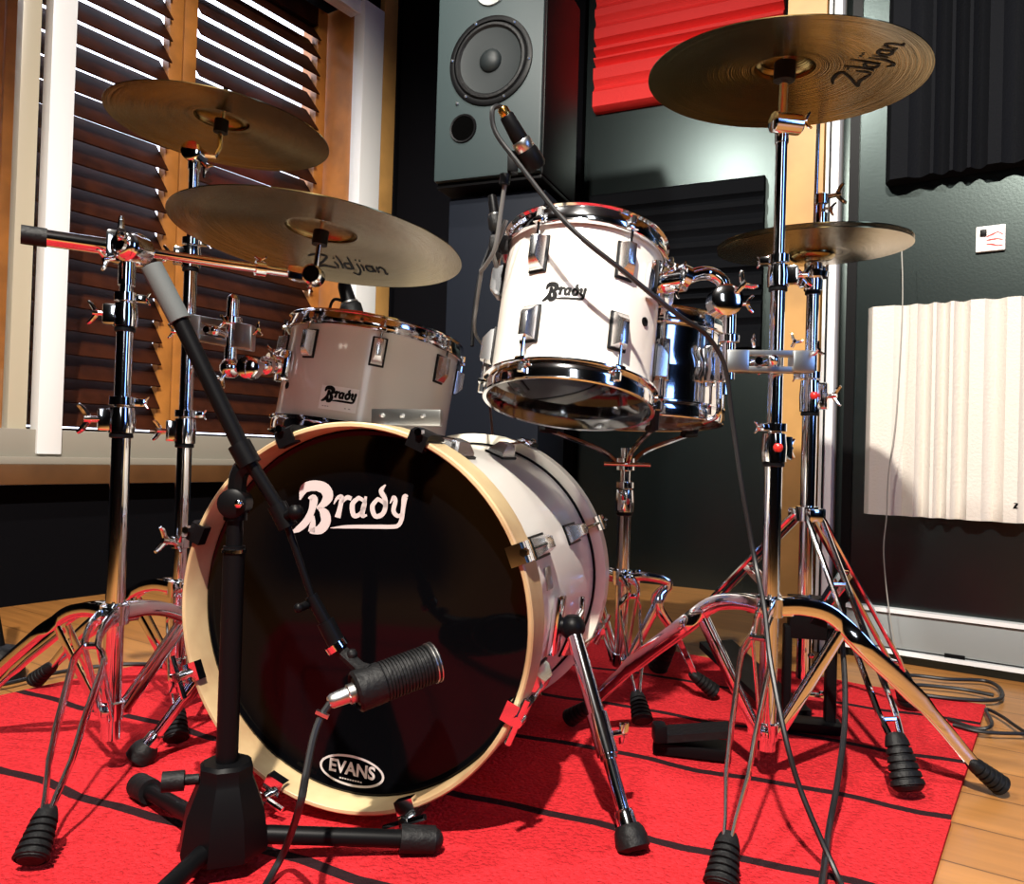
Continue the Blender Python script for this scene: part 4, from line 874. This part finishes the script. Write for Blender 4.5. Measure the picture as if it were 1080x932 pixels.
mb = MB(); mb.box(at(541, 172, 1.2), (.016, .022, .032), bev=.004); mb.cyl(g0, a0.lerp(a1, .8), .007); mb.cyl(at(533, 184, 1.2), at(532, 195, 1.2), .008); mb.build('swivel', BLACKM, tm)
mb = MB(); mb.tube(cat([at(533, 190, 1.2), at(528, 225, 1.21), at(522, 262, 1.22), at(512, 280, 1.24), at(507, 286, 1.25)], 6), .0034); mb.tube(cat([at(534, 232, 1.23), at(527, 250, 1.235), at(521, 268, 1.24), at(524, 282, 1.25)], 6), .0036); lab(mb.build('gooseneck', CABLEG, tm), 'grey gooseneck')
rimp = P10(D(-74), .135, .225)
mb = MB(); mb.box(rimp+V((-.006, -.004, -.004)), (.03, .03, .026), bev=.006); mb.tube([rimp+V((-.01, 0, 0)), at(524, 270, 1.24)], .007); mb.build('rim_clip', RUBBER, tm)
cable([a0, at(524, 112, 1.155), at(519, 118, 1.15), at(523, 140, 1.15), at(545, 170, 1.14), at(600, 238, 1.08), at(660, 288, 1.08), at(715, 332, 1.1), at(744, 352, 1.14), at(764, 385, 1.16), at(772, 440, 1.17), at(782, 510, 1.17), at(796, 590, 1.165), at(806, 640, 1.115), at(813, 700, 1.06), at(829, 780, 1.01), at(847, 840, .99), fl(884, 925, cz), fl(910, 980, cz)], .0036, 'long cable from the small tom microphone, slanting across the tom then down the right stand')
cable([at(868, 635, 1.33), at(884, 655, 1.3), at(890, 700, 1.26), at(891, 760, 1.2), at(884, 820, 1.12), at(875, 870, 1.05), fl(868, 925, cz+.014), fl(860, 985, cz)], .0042, 'black cable hanging right of the front right stand pole and crossing onto the rug')
# snare microphone, left tom microphone
def mini_mic(p0, p1, label, pts, r=.011):
    t = root('tom_microphone', p1, label, 'microphone'); d = (p1-p0).normalized(); L = (p1-p0).length
    mb = MB(); mb.lathe(p0, d, [(r*.6, 0), (r*.75, L*.1), (r*.85, L*.55)], 18); mb.build('body', BLACKM, t)
    mb = MB(); mb.lathe(p0, d, [(r, L*.55), (r*1.25, L*.62), (r*1.25, L*.92), (r*.9, L)], 18); mb.build('grille', RUBBER, t)
    mb = MB(); mb.lathe(p0, d, [(r*.9, L*.50), (r*1.0, L*.51), (r*1.0, L*.55), (r*.9, L*.56)], 18); mb.build('band', STEEL, t)
    mb = MB(); mb.tube(cat(pts, 5), .0036); mb.build('gooseneck', BLACKM, t); return t
mini_mic(at(519, 206, 1.62), at(524, 244, 1.62), 'thin black microphone standing behind the small tom, left of its rim', [at(523, 236, 1.62), at(516, 262, 1.62), at(506, 290, 1.6), at(500, 330, 1.58), at(498, 365, 1.56)], .012)
mini_mic(at(362, 298, 1.8), at(374, 338, 1.8), 'stubby black microphone clipped on the rear rim of the left tom', [at(364, 318, 1.8), at(352, 316, 1.8), at(347, 330, 1.8), at(349, 344, 1.79)], .02)
cable([at(508, 286, 1.25), at(503, 320, 1.28), at(501, 350, 1.32), at(512, 372, 1.5), at(516, 420, 1.68), at(520, 480, 1.8), at(515, 560, 1.9)], .0028, 'thin dark cable dangling left of the small tom', mt=CABLEG)
# wire hanging on the right wall
def rwp(px, py, d=.065): p = onplane(px, py, KR-OR*d, OR); return p
cable([rwp(951, 262), rwp(952, 300), rwp(951, 345), rwp(945, 440), rwp(937, 500), rwp(935, 545), rwp(932, 580), rwp(936, 630), rwp(944, 680), rwp(953, 713)], .0016, 'thin wire hanging down across the left part of the white panel', 'wire', WIRE, 'wire')
# floor cables at right and left
def fp(px, py, z=.0125): return fl(px, py, z)
cable([fp(930, 716, .012), fp(960, 712), fp(1000, 716), fp(1040, 718), fp(1056, 728), fp(1050, 738), fp(1000, 736), fp(950, 728), fp(960, 722), fp(1010, 726), fp(1048, 733)], .0042, 'coil of black cable on the floorboards against the right wall')
cable([fp(1000, 758, .014), fp(1030, 768, .014), fp(1046, 764, .020), fp(1040, 748), fp(1056, 755), fp(1075, 768), fp(1110, 790)], .0035, 'black cable end trailing over the rear right corner of the rug')
cable([fp(1005, 764, .014), fp(1040, 772, .0125), fp(1110, 774)], .0035, 'straight black cable leaving the right edge on the floorboards')
cable([fp(-40, 726), fp(0, 722), fp(50, 711), fp(100, 703), fp(150, 700, .014), fp(190, 705, .014)], .0042, 'black cable on the floorboards behind the left front stand')
# black foot of something just beyond the left edge
ff = fl(-2, 716, 0); fo_ = root('stand_foot', ff, 'black rubber-footed post on the floorboards, cut by the left edge', 'stand foot')
mb = MB(); mb.lathe(ff, ZZ, [(.045, 0), (.05, .005), (.044, .05), (.032, .065), (.016, .07)], 24); mb.build('base', RUBBER, fo_)
mb = MB(); mb.cyl(ff+ZZ*.06, ff+V((-.10, .04, .40)), .012); mb.build('post', BLACKM, fo_)
# pedal and dark odds and ends behind the right stand
pp = fl(732, 800, RZ); pd = root('foot_pedal', pp, 'black foot pedal lying on the rug between the bass drum and right stand', 'pedal')
mb = MB(); mb.box(pp+V((.0, .02, .012)), (.125, .055, .02), (V((.97, -.24, 0)), V((.24, .97, 0)), ZZ), .005); mb.build('base_plate', BLACKM, pd)
mb = MB(); mb.prism([pp+V((-.065, .0, .022)), pp+V((-.055, .055, .022)), pp+V((.06, .02, .045)), pp+V((.05, -.03, .045))], ZZ*.012); mb.build('footboard', RUBBER, pd)
mb = MB(); mb.box(pp+V((-.058, .0, .042)), (.022, .03, .03), bev=.006); mb.build('hinge', BLACKM, pd)
kp = V((BC.x, BC.y, 0))+BN*(BL+.0); kd = root('bass_drum_pedal', kp+BN*.1, 'bass drum pedal clamped to the rear hoop, mostly hidden behind the drum', 'pedal')
mb = MB(); mb.box(kp+BN*.16+ZZ*.02, (.1, .26, .014), (BX, BN, ZZ), .003); mb.build('base_plate', BLACKM, kd)
mb = MB(); mb.prism([kp+BN*.1-BX*.04+ZZ*.06, kp+BN*.1+BX*.04+ZZ*.06, kp+BN*.28+BX*.04+ZZ*.035, kp+BN*.28-BX*.04+ZZ*.035], ZZ*.01); mb.build('footboard', STEEL, kd)
mb = MB()
for s in (-1, 1): mb.beam(kp+BN*.07+BX*.055*s+ZZ*.02, kp+BN*.07+BX*.055*s+ZZ*.22, BN, .014, .02)
mb.cyl(kp+BN*.07-BX*.06+ZZ*.21, kp+BN*.07+BX*.06+ZZ*.21, .007); mb.build('frame', CHROME, kd)
mb = MB(); mb.cyl(kp+BN*.07+ZZ*.21, kp+BN*.06+ZZ*.36, .004); mb.ball(kp+BN*.055+ZZ*.36, .022); mb.build('beater', RUBBER, kd)
GROUPS = {'cymbal_stand': 'cymbal stands around the drum kit', 'crash_cymbal': 'crash cymbals', 'hi_hat_cymbal': 'hi-hat cymbals', 'rack_tom': 'white rack toms',
          'black_foam_panel': 'black foam panels on the walls', 'tom_holder': 'tom holders on the stands', 'tom_microphone': 'small microphones on the drums', 'cable': 'black cables around the kit'}
for o in COL.objects:
    if 'R' in o.keys(): del o['R']
    k = o.name.split('.')[0]
    if o.parent is None and k in GROUPS and 'label' in o.keys(): o['group'] = GROUPS[k]
